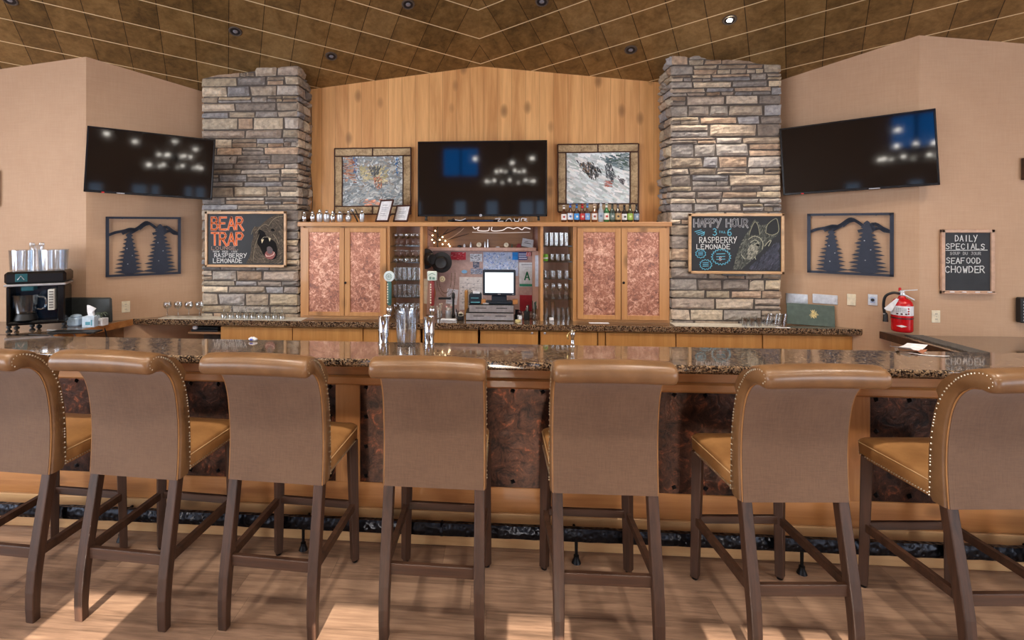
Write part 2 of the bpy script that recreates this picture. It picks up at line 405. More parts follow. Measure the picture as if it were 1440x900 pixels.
# single-stroke hand lettering on a 4 x 6 grid
GL = {
 'A': [[(0,0),(2,6),(4,0)],[(.7,2),(3.3,2)]], 'B': [[(0,0),(0,6),(2.6,6),(3.4,4.8),(2.6,3.3),(0,3.2)],[(2.6,3.3),(4,1.7),(2.8,0),(0,0)]],
 'C': [[(4,5),(2.5,6),(.8,5.2),(0,3),(.8,.8),(2.5,0),(4,1)]], 'D': [[(0,0),(0,6),(2.2,5.8),(4,3.4),(3,.8),(0,0)]],
 'E': [[(4,6),(0,6),(0,0),(4,0)],[(0,3.1),(3,3.1)]], 'F': [[(4,6),(0,6),(0,0)],[(0,3.1),(3,3.1)]],
 'G': [[(4,5),(2.5,6),(.8,5.2),(0,3),(.8,.8),(2.5,0),(4,1),(4,2.8),(2.4,2.8)]], 'H': [[(0,0),(0,6)],[(4,0),(4,6)],[(0,3),(4,3)]],
 'I': [[(2,0),(2,6)]], 'J': [[(1,6),(4,6)],[(2.8,6),(2.8,1),(1.5,0),(.3,1)]], 'L': [[(0,6),(0,0),(3.8,0)]],
 'M': [[(0,0),(.3,6),(2,2.6),(3.7,6),(4,0)]], 'N': [[(0,0),(0,6),(4,0),(4,6)]], 'O': [[(2,6),(.4,5),(0,3),(.6,.8),(2,0),(3.5,.9),(4,3),(3.5,5.1),(2,6)]],
 'P': [[(0,0),(0,6),(2.8,6),(4,4.7),(2.8,3),(0,3)]], 'R': [[(0,0),(0,6),(2.8,6),(3.8,4.7),(2.8,3.1),(0,3)],[(1.6,3),(4.2,-.4)]],
 'S': [[(4,5),(2.4,6),(.5,5.2),(.6,3.8),(3.4,2.5),(3.6,.9),(2,0),(0,.8)]], 'T': [[(0,6),(4,6)],[(2,6),(2,0)]], 'U': [[(0,6),(.1,1.2),(2,0),(3.9,1.2),(4,6)]],
 'W': [[(0,6),(1,0),(2,4),(3,0),(4,6)]], 'Y': [[(0,6),(2,3)],[(4.4,6.4),(1.2,-.6)]], '3': [[(.3,5.4),(2,6),(3.4,5),(2.8,3.4),(1.4,3.2),(3.4,2.7),(3.8,1.2),(2,0),(.2,.8)]],
 '6': [[(3.4,5.8),(1.2,4.8),(.1,2.4),(.8,.3),(2.8,0),(3.9,1.3),(3,2.9),(1.2,2.8),(.2,1.8)]], ',': [[(1,.6),(.4,-1)]], '-': [[(.5,3),(3.5,3)]], '!': [[(2,6),(2,2)],[(2,.6),(2,0)]],
}
def write(mb, text, x, z, h, w, lw, col, gap=0.3, jit=0.0, y0=-0.0006, y1=-0.002, slant=0.0):
    u = h / 6; cw = w / max(len(text), 1)
    for i, ch in enumerate(text):
        if ch == ' ' or ch not in GL: continue
        jx, jz = random.uniform(-jit, jit) * h, random.uniform(-jit, jit) * h
        g = cw * (1 - gap) / 4
        for st in GL[ch]:
            mb.stroke([(x + i * cw + px * g + jx + pz * u * slant, z + pz * u + jz) for px, pz in st], lw, y0, y1, col)
    return mb
# ------------------------------------------------------------------ room shell
RX = RIDGE_X; YB = 4.7; YCAP = 1.6; YR = -4.0; XS = 6.3; YO = 4.02
COLF = 4.40                                   # front plane of the stone pillars
def zc(X, Y): return 3.158 - 0.112 * abs(X - RX) + 0.45 * (YB - max(Y, YCAP))
b = MB(); b.box(-XS - .2, XS + .2, YR - .2, YB + .3, -0.1, 0)
struct(b, 'floor', M['floor'])
def ceiling():
    bm = bmesh.new(); uvl = bm.loops.layers.uv.new('UVMap'); v0 = math.cos(TH) * 4.39 / TS
    def uv(X, Y):
        a = abs(X - RX)
        return ((-math.cos(TH) * a + math.sin(TH) * Y) / TS + 0.35, (math.sin(TH) * a + math.cos(TH) * Y) / TS - v0)
    for s in (-1, 1):
        for (ya, yb) in ((YB + .4, YCAP), (YCAP, YR - .3)):
            pts = [(RX, ya), (RX + s * 6.6, ya), (RX + s * 6.6, yb), (RX, yb)]
            zz = lambda X, Y: 3.158 - 0.112 * abs(X - RX) + 0.45 * (YB - max(Y, YCAP))
            lo = [bm.verts.new((X, Y, zz(X, Y))) for X, Y in pts]; hi = [bm.verts.new((X, Y, zz(X, Y) + .08)) for X, Y in pts]
            fs = [bm.faces.new(lo), bm.faces.new(list(reversed(hi)))] + [bm.faces.new([lo[i], lo[(i + 1) % 4], hi[(i + 1) % 4], hi[i]]) for i in range(4)]
            for f in fs:
                for lp in f.loops: lp[uvl].uv = uv(lp.vert.co.x, lp.vert.co.y)
    bmesh.ops.recalc_face_normals(bm, faces=bm.faces)
    me = bpy.data.meshes.new('ceiling'); bm.to_mesh(me); bm.free(); me.materials.append(M['ceil'])
    o = bpy.data.objects.new('ceiling', me); COL.objects.link(o); o['kind'] = 'structure'
ceiling()
def wall_seg(name, pts, mat, out, z0=0.0):      # pts = plan points along the face, out = outward normal
    bb = MB(); lo, hi = [], []
    for (x, y) in pts: lo.append((x, y, z0)); hi.append((x, y, zc(x, y) + .03))
    ox, oy = out[0] * .08, out[1] * .08
    F = [bb.v(p) for p in lo]; G = [bb.v(p) for p in hi]
    F2 = [bb.v((p[0] + ox, p[1] + oy, p[2])) for p in lo]; G2 = [bb.v((p[0] + ox, p[1] + oy, p[2])) for p in hi]
    n = len(pts)
    for i in range(n - 1):
        bb.f([F[i], F[i + 1], G[i + 1], G[i]]); bb.f([F2[i], G2[i], G2[i + 1], F2[i + 1]])
        bb.f([G[i], G[i + 1], G2[i + 1], G2[i]]); bb.f([F[i], F2[i], F2[i + 1], F[i + 1]])
    bb.f([F[0], G[0], G2[0], F2[0]]); bb.f([F[-1], F2[-1], G2[-1], G[-1]])
    return struct(bb, name, mat)
wall_seg('wall_back', [(RX - 2.4, YB), (RX, YB), (RX + 2.4, YB)], M['alder'], (0, 1))
WA, WB = (2.40, 4.656), (3.215, 4.02)            # angled wall, distance from the room axis and y
wang = math.atan2(WA[1] - WB[1], WB[0] - WA[0])
for s, nm in ((-1, 'left'), (1, 'right')):
    wall_seg('wall_%s_angled' % nm, [(RX + s * 2.28, WA[1] + .12 * math.tan(wang)), (RX + s * WB[0], WB[1])], M['wall'], (s * math.sin(wang), math.cos(wang)))
    wall_seg('wall_%s_outer' % nm, [(RX + s * WB[0], YO), (RX + s * 6.3, YO)], M['wall'], (0, 1))
    # side wall with one window opening
    X = RX + s * 6.3; t = .12 * s; bb = MB(); ya, yb, za, zb = -2.6, 1.6, 0.9, 3.0
    bb.box(X, X + t, YR, ya, 0, 5); bb.box(X, X + t, yb, YO + .1, 0, 5); bb.box(X, X + t, ya, yb, 0, za); bb.box(X, X + t, ya, yb, zb, 5)
    struct(bb, 'wall_%s_side' % nm, M['wall'])
    bb = MB()
    for yy in (ya, (ya + yb) / 2 - .03, yb - .06): bb.box(X + t * .2, X + t * .7, yy, yy + .06, za, zb)
    for zz in (za, zb - .06): bb.box(X + t * .2, X + t * .7, ya, yb, zz, zz + .06)
    struct(bb, 'window_%d' % (1 if s < 0 else 2), M['white'])
# rear wall behind the camera: narrow tall windows and a high frosted one
sun_gap = [(-1.95, -1.62), (-.75, -.48), (.046, .315), (.875, 1.20), (1.275, 1.47), (2.03, 2.24), (2.29, 2.55)]
AZ = 0.05; TE = 0.36; HEAD = (2.42 - YR) * TE
gaps = [(a - AZ * 6.42, c - AZ * 6.42) for a, c in sun_gap]
bb = MB(); x = -XS - .1
for a, c in gaps: bb.box(x, a, YR - .12, YR, 0, HEAD); bb.box(a, c, YR - .12, YR, 0, .1); x = c
bb.box(x, XS + .1, YR - .12, YR, 0, HEAD)
HW = (-1.35, -.5, 2.95, 3.62)
bb.box(-XS - .1, XS + .1, YR - .12, YR, HEAD, HW[2]); bb.box(-XS - .1, HW[0], YR - .12, YR, HW[2], HW[3]); bb.box(HW[1], XS + .1, YR - .12, YR, HW[2], HW[3]); bb.box(-XS - .1, XS + .1, YR - .12, YR, HW[3], 5)
struct(bb, 'wall_rear', M['wall'])
bb = MB(); bb.box(HW[0], HW[1], YR - .08, YR - .06, HW[2], HW[3]); w3 = struct(bb, 'window_3', emit('blue_sky_pane', (30, 130, 225), 2.6))
bb = MB()
bb.box((HW[0] + HW[1]) / 2 - .02, (HW[0] + HW[1]) / 2 + .02, YR - .06, YR - .03, HW[2], HW[3]); struct(bb, 'window_frame', M['blk'], parent=w3)

# ------------------------------------------------------------------ stone pillars
def stone_face(mb, a0, a1, z0, z1, to3, rnd, ends=True):
    """one stone; to3(a, depth_out, z) maps into the world."""
    L, H = a1 - a0, z1 - z0
    g = .0022; a0 += g; a1 -= g; z0 += g; z1 -= g
    nx = max(3, int(L / .028)); nz = max(2, int(H / .018))
    bulge = rnd.uniform(.004, .026); tilt = rnd.uniform(-.006, .006); s = rnd.uniform(0, 99)
    base = rnd.choice([(168, 154, 142), (182, 168, 152), (156, 150, 146), (192, 176, 152), (172, 156, 138), (160, 158, 160), (198, 184, 164), (146, 136, 128), (184, 160, 138), (176, 168, 160)])
    k = rnd.uniform(.82, 1.1); col = C(*[min(255, c * k) for c in base])
    cj = [(rnd.uniform(0, .013) * min(1, L / .14), rnd.uniform(0, .009) * min(1, H / .06)) for _ in range(4)]
    G = []
    for j in range(nz + 1):
        row = []
        for i in range(nx + 1):
            u, w = i / nx, j / nz
            jx = (cj[0][0] * (1 - w) + cj[1][0] * w) * (1 - u) - (cj[2][0] * (1 - w) + cj[3][0] * w) * u
            jz = (cj[0][1] * (1 - u) + cj[2][1] * u) * (1 - w) - (cj[1][1] * (1 - u) + cj[3][1] * u) * w
            wob = noise.noise((s + u * L * 30, w * 3, 0)) * .004 * (1 if j in (0, nz) else 0)
            e = min(u * L, (1 - u) * L, w * H, (1 - w) * H)
            d = bulge * min(1, (e / .012)) ** .5 + noise.noise((s + u * L * 18, w * H * 30, 5)) * .015 * (1 if e > 0 else .3) + tilt * (w - .5) + noise.noise((s + u * L * 70, w * H * 80, 9)) * .003
            row.append(mb.v(to3(a0 + u * (a1 - a0) + jx, d, z0 + w * (z1 - z0) + jz + wob)))
        G.append(row)
    for j in range(nz):
        for i in range(nx): mb.f([G[j][i], G[j][i + 1], G[j + 1][i + 1], G[j + 1][i]], col)
    border = [G[0][i] for i in range(nx + 1)] + [G[j][nx] for j in range(1, nz + 1)] + [G[nz][i] for i in range(nx - 1, -1, -1)] + [G[j][0] for j in range(nz - 1, 0, -1)]
    T = mb.T; inv = []
    back = []
    cc = Vector((0, 0, 0))
    for p in border:
        back.append(mb.b.verts.new(p.co + to3(0, -.022, 0) - to3(0, 0, 0)))
    n = len(border); dk = tuple(c * .6 for c in col[:3]) + (1,)
    for i in range(n): mb.f([border[i], border[(i + 1) % n], back[(i + 1) % n], back[i]], col)
def pillar(s, label):
    rnd = random.Random(11 + s)
    xo, xi = RX + s * 2.455, RX + s * 1.575        # outer and inner edges
    xa, xb = min(xo, xi), max(xo, xi)
    t = thing('stone_pillar', label, 'stone pillar', ((xa + xb) / 2, COLF, 0))
    t['kind'] = 'structure'
    ox = (xa + xb) / 2
    core = MB(); n = [(xa + .02 - ox, .004), (xb - .02 - ox, .004), (xb - .02 - ox, YB - COLF + .12), (xa + .02 - ox, YB - COLF + .12)]
    core.loft([[(x, y, 0) for x, y in n], [(x, y, zc(x + ox, y + COLF) + .02) for x, y in n]])
    core.build('mortar_core', M['mortar'], t)
    mb = MB(); z = 0.86
    Wd = xb - xa; yl = YB - COLF
    def front(a, d, zz): return Vector((a - Wd / 2, -d, zz))
    def side(a, d, zz): return Vector(((-s) * (Wd / 2 + d), a, zz))
    def row(z0, z1, first_corner):
        # front run from the inner corner outward
        a = 0
        while a < Wd - .001:
            L = rnd.uniform(.12, .38)
            if Wd - a - L < .08: L = Wd - a
            a0, a1 = a, a + L
            if s > 0: f0, f1 = a0, a1
            else: f0, f1 = Wd - a1, Wd - a0
            if rnd.random() < .22 and z1 - z0 > .055:
                zm = z0 + (z1 - z0) * rnd.uniform(.4, .6); am = f0 + (f1 - f0) * rnd.uniform(.3, .7)
                if rnd.random() < .5: stone_face(mb, f0, f1, z0, zm, front, rnd)
                else: stone_face(mb, f0, am, z0, zm, front, rnd); stone_face(mb, am, f1, z0, zm, front, rnd)
                stone_face(mb, f0, f1, zm, z1, front, rnd)
            else: stone_face(mb, f0, f1, z0, z1, front, rnd)
            a += L
        a = 0
        while a < yl - .001:
            L = rnd.uniform(.08, .2)
            if yl - a - L < .06: L = yl - a
            stone_face(mb, a, a + L, z0, z1, side, rnd); a += L
    top = max(zc(xa, COLF), zc(xb, COLF)) + .05
    while z < top:
        h = rnd.choice([.045, .055, .065, .078, .092, .105]); row(z, z + h, None); z += h
    # outline below the counter stays plain stone too
    mb.build('stone_courses', M['stone'], t)
    return t
pillar(-1, 'grey stacked ledgestone pillar behind the bear chalkboard, left of the wood wall')
pillar(1, 'grey stacked ledgestone pillar behind the happy hour chalkboard, right of the wood wall')

# ------------------------------------------------------------------ recessed ceiling lights
def ceil_hit(px, py):
    r = ray(px, py); best = None
    for s in (-1, 1):
        # z = 3.158 - .112*s*(X-RX) + .45*(YB-Y)
        A = r.z + .112 * s * r.x + .45 * r.y; Bc = 3.158 + .112 * s * RX + .45 * YB - CAMH
        t = Bc / A; p = Vector((0, 0, CAMH)) + r * t
        if (p.x - RX) * s >= 0: best = p
    return best
def can_light(p, label, on=False, group=None):
    s = 1 if p.x > RX else -1
    t = thing('ceiling_light', label, 'ceiling light', p, group=group)
    t.rotation_euler = Vector((-.112 * s, -.45, -1)).to_track_quat('-Z', 'Y').to_euler()
    k = MB(); k.lathe([(.036, .004), (.036, -.004), (.044, -.007), (.05, -.004), (.052, .004)], seg=24); k.build('trim_ring', plain('grey_bronze_trim', (98, 90, 84), .4, .5), t, smooth=True)
    k = MB(); k.lathe([(.037, -.0045), (.022, -.002), (.001, -.002), (.001, .003), (.037, .003)], seg=20); k.build('reflector', plain('dark_light_can', (52, 50, 54), .3, .5), t, smooth=True)
    k = MB(); k.ball((0, 0, -.003), .020, 12, 8, sz=.3)
    k.build('bulb', emit('warm_bulb_on', (255, 236, 200), 60) if on else plain('unlit_bulb', (120, 120, 128), .2), t, smooth=True)
    return t
can_light(ceil_hit(1026, 28), 'lit recessed ceiling light shining above the right stone pillar', True)
for (px, py, lb) in ((331, 44, 'unlit recessed light in the bronze tile ceiling above the left stone pillar'), (466, 79, 'unlit recessed light just in front of the left end of the wood wall'),
                     (574, 6, 'unlit recessed light at the top edge, nearest left of the ceiling ridge'), (762, 2, 'unlit recessed light at the top edge, just right of the ceiling ridge'),
                     (887, 70, 'unlit recessed light just left of the right stone pillar'), (14, 0, 'unlit recessed light in the top left corner of the picture')):
    can_light(ceil_hit(px, py), lb)

# ------------------------------------------------------------------ front bar
BF = 2.79; BX0, BX1 = -4.05, 3.75
bar = thing('bar_counter', 'long wooden bar front with studded dark copper panels under the granite bar top', 'bar counter', (0, BF, 0))
k = MB(); k.box(BX0, BX1, .012, .08, 0, 1.028); k.build('body', M['barwood'], bar)
k = MB(); k.box(BX0, BX1, -.004, .02, .9, 1.028); k.build('apron', M['barwood'], bar)
k = MB(); k.box(BX0, BX1, -.022, .02, .852, .905, .01); k.build('upper_rail', M['barwood'], bar)
k = MB(); k.box(BX0, BX1, -.002, .02, .184, .318, .003); k.build('lower_rail', M['barwood'], bar)
k = MB(); k.box(BX0, BX1, -.014, .02, 0.0, .184, .004); k.build('base_board', M['pine_h'], bar)
stiles = [-3.46, -2.14, -.819, .50, 1.82, 3.14]
for sx in stiles:
    k = MB(); k.box(sx - .068, sx + .068, -.004, .02, .318, .852, .003); k.build('stile', M['barwood_v'], bar)
edges = [BX0 - .068] + stiles + [BX1 + .068]
for i in range(len(edges) - 1):
    a, c = edges[i] + .068, edges[i + 1] - .068
    k = MB(); k.box(a, c, .004, .013, .318, .852); pn = k.build('copper_panel', M['copper_d'], bar)
    xs = [a + .032 + (c - a - .064) * j / 7 for j in range(8)] if c - a > .8 else [a + .032, (a + c) / 2, c - .032]
    zs = [.350 + (.835 - .350) * j / 3 for j in range(4)]
    spots = [(x, z) for x in xs for z in (zs[0], zs[-1])] + [(x, z) for x in (xs[0], xs[-1]) for z in zs[1:-1]]
    me = None
    for (x, z) in spots:
        if me is None:
            k = MB(); w = .0125
            k.loft([[(w * 1.2, .004, 0), (0, .004, w * 1.2), (-w * 1.2, .004, 0), (0, .004, -w * 1.2)], [(w * 1.2, 0, 0), (0, 0, w * 1.2), (-w * 1.2, 0, 0), (0, 0, -w * 1.2)], [(w * .75, -.007, 0), (0, -.007, w * .75), (-w * .75, -.007, 0), (0, -.007, -w * .75)], [(.001, -.015, 0), (0, -.015, .001), (-.001, -.015, 0), (0, -.015, -.001)]])
            o = k.build('stud', M['black_iron'], pn); me = o.data
        else: o = bpy.data.objects.new('stud', me); COL.objects.link(o); o.parent = pn
        o.location = (x, .004, z); o.rotation_euler.y = random.uniform(-.6, .6)
# bar top
k = MB()
prof = [(2.492, 1.034), (2.486, 1.040), (2.484, 1.052), (2.486, 1.064), (2.493, 1.070), (2.86, 1.070), (2.866, 1.065), (2.866, 1.032), (2.50, 1.028)]
k.loft([[(BX0, y, z) for y, z in prof], [(BX1, y, z) for y, z in prof]])
tag(k.build('granite_counter', M['granite'], smooth=30), 'polished speckled granite bar top running in front of the bar stools', 'countertop')
# foot rail
fr = thing('foot_rail', 'hammered black iron foot rail along the foot of the bar', 'foot rail', (0, 2.688, 0))
k = MB(); n = 160; rings = []
for i in range(n + 1):
    x = BX0 + .1 + (BX1 - BX0 - .2) * i / n; ring = []
    for q in range(8):
        a = 2 * PI * (q + .5) / 8; r = .034 + .0035 * noise.noise((x * 14, q * 3, 2))
        ring.append((x, max(-.019, min(.019, .9 * r * math.cos(a))), .145 + r * math.sin(a) * 1.05))
    rings.append(ring)
k.loft(rings); k.build('rail', M['iron'], fr, smooth=50)
for x in (-3.2, -2.05, -1.03, -.29 + .0, .40, 1.50, 2.6):
    if abs(x + .29) < .01:
        k = MB(); k.lathe([(.038, -.006), (.038, .006)], (x, 0, .145), 10, 'x'); k.build('coupling', M['iron'], fr); continue
    k = MB(); k.tube([(x, 0, .13), (x, 0, .02)], [.009, .007], 8); k.tube([(x, .0, .14), (x, .03, .14), (x, .088, .14)], .008, 6)
    k.lathe([(.004, .042), (.014, .038), (.014, .024), (.02, .012), (.024, 0)], (x, 0, 0), 12); k.build('post', M['black_iron'], fr, smooth=True)

# ------------------------------------------------------------------ bar stools
def stool_proto():
    t = thing('bar_stool', '', 'bar stool')
    zs = [(0, -.252, .038), (.06, -.2545, .040), (.13, -.2525, .042), (.22, -.243, .044), (.32, -.226, .045), (.44, -.203, .044), (.56, -.180, .043), (.64, -.165, .043)]
    for s in (-1, 1):
        k = MB(); rings = []
        for (z, y, w) in zs:
            x = s * (.195 + .004 * (1 - z / .64)); rings.append([(x - w / 2, y - w * .46, z), (x + w / 2, y - w * .46, z), (x + w / 2, y + w * .5, z), (x - w / 2, y + w * .5, z)])
        k.loft(rings); o = k.build('leg', M['espresso'], t)
        bv = o.modifiers.new('b', 'BEVEL'); bv.width = .004; bv.segments = 2; bv.limit_method = 'ANGLE'
    for s in (-1, 1):
        k = MB(); k.bar((s * .207, .248, .012), (s * .196, .238, .63), .036, .036, w1=.046, h1=.046)
        o = k.build('leg', M['espresso'], t); bv = o.modifiers.new('b', 'BEVEL'); bv.width = .003; bv.segments = 2
        f = MB(); f.lathe([(.013, 0), (.015, .003), (.015, .010), (.008, .013)], (s * .207, .248, 0), 12); f.build('glide', M['black_iron'], o, smooth=True)
    for s in (-1, 1):
        k = MB(); k.bar((s * .199, -.222, .283), (s * .203, .240, .290), .022, .036); k.build('stretcher', M['espresso_h'], t)
    k = MB(); k.box(-.18, .18, -.238, -.214, .258, .305, .003); k.build('stretcher', M['espresso_h'], t)
    k = MB(); k.box(-.19, .19, .232, .254, .275, .312, .003); k.build('stretcher', M['espresso_h'], t)
    # seat
    def rr(x, y0, y1, r, z, n=5):
        out = []
        for (cx, cy, a0) in ((x - r, y1 - r, 0), (-x + r, y1 - r, PI / 2), (-x + r, y0 + r, PI), (x - r, y0 + r, 1.5 * PI)):
            for i in range(n + 1):
                a = a0 + PI / 2 * i / n; out.append((cx + r * math.cos(a), cy + r * math.sin(a), z))
        return out
    k = MB()
    k.loft([rr(.210, -.125, .272, .02, .614), rr(.214, -.13, .278, .022, .622), rr(.216, -.13, .280, .024, .655), rr(.2165, -.13, .281, .024, .676),
            rr(.2135, -.13, .278, .024, .682), rr(.2155, -.13, .280, .026, .690), rr(.205, -.12, .27, .03, .701), rr(.17, -.09, .235, .04, .712), rr(.11, -.04, .18, .05, .719), rr(.03, .04, .1, .02, .722)])
    seat = k.build('seat', M['leather_seat'], t, smooth=60)
    k = MB(); k.tube([(-.2165, -.12, .682), (-.2165, .10, .682)] + [(x, y, .682) for x, y, z in reversed(rr(.2165, -.13, .281, .024, .682)[0:12])][0:12] + [(.2165, .1, .682), (.2165, -.12, .682)], .0026, 6)
    k.build('piping', M['piping'], seat, smooth=True)
    for s in (-1, 1):
        k = MB(); y = -.10
        while y < .262: k.ball((s * .216, y, .626), .0042, 6, 4); y += .0135
        k.build('nailhead_trim', M['nail'], seat, smooth=True)
    k = MB(); x = -.2
    while x < .2: k.ball((x, .280, .626), .0042, 6, 4); x += .0135
    k.build('nailhead_trim', M['nail'], seat, smooth=True)
    # backrest
    rear = [(-.190, .608), (-.183, .7), (-.180, .8), (-.186, .9), (-.204, 1.0), (-.236, 1.07), (-.283, 1.112), (-.325, 1.118)]
    roll = [(-.352, 1.114), (-.376, 1.122), (-.390, 1.142), (-.390, 1.165), (-.376, 1.184), (-.350, 1.194), (-.315, 1.194)]
    front = [(-.262, 1.174), (-.212, 1.136), (-.170, 1.09), (-.135, 1.0), (-.114, .9), (-.104, .8), (-.102, .7), (-.106, .64), (-.120, .608)]
    pr = cat_rom(rear, 3) [:-1] + cat_rom([rear[-1]] + roll + [front[0]], 3)[:-1] + cat_rom(front, 3)
    W = .2185
    def sec(x, inset, crown):
        out = []; x0 = x
        for i, (y, z) in enumerate(pr):
            x = x0 * (1 + .035 * max(0, min(1, (z - 1.09) / .03)) * (1 if y < -.26 else 0))
            # inset towards the local middle of the thickness
            if z > 1.10 and y < -.24: my, mz = -.345, 1.154
            else: my, mz = y + (.04 if y < -.15 else -.04), z
            dy, dz = my - y, mz - z; L = math.hypot(dy, dz) or 1
            up = crown * max(0, min(1, (z - 1.06) / .12)) * (1 if y < -.2 else .5)
            out.append((x, y + dy / L * inset, z + dz / L * inset + up))
        return out
    k = MB(); rings = []
    xsec = [(-W - .004, .012), (-W, .005), (-W + .008, .001), (-W + .02, 0)] + [(-.15 + .05 * i, 0) for i in range(7)] + [(W - .02, 0), (W - .008, .001), (W, .005), (W + .004, .012)]
    for x, ins in xsec: rings.append(sec(x, ins, .007 * (1 - (x / W) ** 2)))
    k.loft(rings); back = k.build('backrest', M['leather'], t, smooth=70)
    k = MB(); rp = [p for p in cat_rom(rear, 3)]; a0, a1 = [], []
    for (y, z) in rp[:-1]:
        a0.append((y - .006, z)); 
    rings = []
    for (y, z) in rp[:-1]:
        wv = .2135
        rings.append([(-wv, y + .002, z), (-wv + .002, y - .0055, z), (wv - .002, y - .0055, z), (wv, y + .002, z)])
    k.loft(rings); fb = k.build('fabric_panel', M['fabric'], back, smooth=50)
    fb['label'] = 'taupe woven fabric back panel'
    for s in (-1, 1):
        k = MB(); k.tube([(s * .2145, y - .0015, z) for y, z in rp[:-1]], .0028, 6)
        k.build('piping', M['leather_seat'], back, smooth=True)
    # nailheads along both side faces, following the front edge and curling into the roll
    path = [(-.116, .625)] + [(-.120, .7), (-.122, .8), (-.131, .9), (-.152, 1.0), (-.187, 1.075), (-.228, 1.124), (-.275, 1.160), (-.325, 1.180), (-.356, 1.178), (-.373, 1.162), (-.370, 1.142), (-.350, 1.134)]
    pp = cat_rom(path, 8)
    for s in (-1, 1):
        k = MB(); last = None
        for a in pp:
            if last is None or math.dist(a, last) >= .0128:
                k.ball((s * (W + .0035 + (.005 if a[1] > 1.12 else 0)), a[0], a[1]), .0046, 6, 4); last = a
        k.build('nailhead_trim', M['nail'], back, smooth=True)
    return t
stools = [(-2.202, 2.38, -3.5, 'tan leather bar stool leftmost in the row, cut off by the left picture edge'),
          (-1.599, 2.378, -4.0, 'tan leather scroll-back bar stool in front of the bar, below the left tree wall art'),
          (-.952, 2.378, -3.5, 'tan leather scroll-back bar stool below the bear chalkboard'),
          (-.268, 2.382, -1.2, 'tan leather scroll-back bar stool seen square from behind, below the two chrome beer taps'),
          (.442, 2.382, .6, 'tan leather scroll-back bar stool seen square from behind, below the beer bottles'),
          (1.183, 2.378, 4.2, 'tan leather scroll-back bar stool below the happy hour chalkboard'),
          (1.965, 2.385, 4.5, 'tan leather bar stool below the daily specials board, cut off by the right edge'),
          (2.74, 2.385, 4.0, 'bar stool almost wholly beyond the right edge, only a front leg showing')]
proto = stool_proto()
for i, (x, y, a, lb) in enumerate(stools):
    o = proto if i == 0 else copy_tree(proto)
    o.location = (x, y, 0); o.rotation_euler.z = math.radians(a)
    tag(o, lb, 'bar stool', 'tan leather bar stools lined up at the bar')
# ------------------------------------------------------------------ back counter and its cabinets
CZ = 0.92
def counter_slab():
    k = MB(); yf = 4.215
    xl, xr = RX - 2.93, RX + 2.99
    t = .05
    def wl(y): return 2.40 + (WA[1] - y) / math.tan(wang)
    outline = [(RX - wl(yf) + .012, yf + .0), (RX + wl(yf) - .012, yf), (RX + 2.435, 4.60), (RX + 2.435, COLF - .004), (RX + 1.585, COLF - .004), (RX + 1.585, 4.69), (RX - 1.585, 4.69), (RX - 1.585, COLF - .004), (RX - 2.435, COLF - .004), (RX - 2.435, 4.60)]
    k.T = Matrix.Identity(4)
    rings = []
    for z, ins in ((CZ - t, .012), (CZ - t + .008, .003), (CZ - .025, 0), (CZ - .003, 0), (CZ, .003)):
        rings.append([(x, y + (ins if y == yf else 0), z) for x, y in outline])
    k.loft(rings)
    return k.build('granite_counter', M['granite'])
tag(counter_slab(), 'dark speckled granite back counter under the copper door hutch', 'countertop')
BCF = 4.25
cab_edges = [(310, 411), (411.5, 510), (511, 591), (594, 672), (675, 757), (760, 840), (841, 851), (852, 950), (951, 1072), (1073, 1199)]
for i, (a, c) in enumerate(cab_edges):
    xa, xc = xat(a, BCF), xat(c, BCF)
    lbs = ['wide oak base cabinet at the left end of the back counter', 'oak base cabinet under the left copper doors, second from the left end', 'oak base cabinet behind the left beer tap', 'oak base cabinet below the register, left of the middle gap',
           'oak base cabinet below the register with a lock at its top right', 'oak base cabinet with a lock at its top left, below the right glass shelves', 'narrow oak filler strip between base cabinets below the right copper doors', 'oak base cabinet below the outer right copper door',
           'oak base cabinet under the right stone pillar', 'oak base cabinet at the right end of the back counter']
    t = thing('base_cabinet', lbs[i], 'cabinet', ((xa + xc) / 2, BCF, 0), group='oak cabinets under the back counter'); w = (xc - xa) / 2
    y1 = .24 if a > 420 and c < 945 else .12
    k = MB()
    if i == 9: pl = [(-w, .022), (w, .022), (w, .03), (w - .06, .09), (-w, .12)]; k.loft([[(x, y, .08) for x, y in pl], [(x, y, CZ - .055) for x, y in pl]])
    else: k.box(-w, w, .022, y1, .08, CZ - .055)
    k.build('carcass', M['oak'], t)
    k = MB(); k.box(-w + .002, w - .002, 0, .02, .10, CZ - .062, .002); d = k.build('door', M['oak'], t)
    k = MB(); k.box(-w, w - .07, .05, y1 - .03, 0, .08); k.build('toe_kick', M['blk'], t)
    for px in (748, 766, 539):
        xx = xat(px, BCF)
        if xa < xx < xc:
            k = MB(); k.lathe([(.010, 0), (.010, -.004), (.004, -.006)], (xx - (xa + xc) / 2, 0, .845), 14, 'y'); k.build('lock', M['steel'], d)
# dark recess at the left end with a black box in it
t = thing('cash_drawer', 'black metal box standing on a low shelf under the left end of the back counter', 'box', (xat(290, 4.3), 4.30, 0.807))
k = MB(); k.box(-.12, .12, -.03, .1, 0, .02, .003); k.build('base', M['blk'], t)
k = MB(); k.box(-.10, .12, -.02, .1, .02, .045, .01); k.build('body', M['blk'], t)
k = MB(); k.box(-.105, -.065, -.035, -.01, .02, .048, .006); k.build('paper_roll', M['white'], t)
k = MB(); k.box(xat(268, 4.3), xat(309.5, BCF) - .003, 4.265, 4.38, .79, .807); tag(k.build('low_shelf', M['darkshelf']), 'dark shelf under the left end of the back counter', 'shelf')

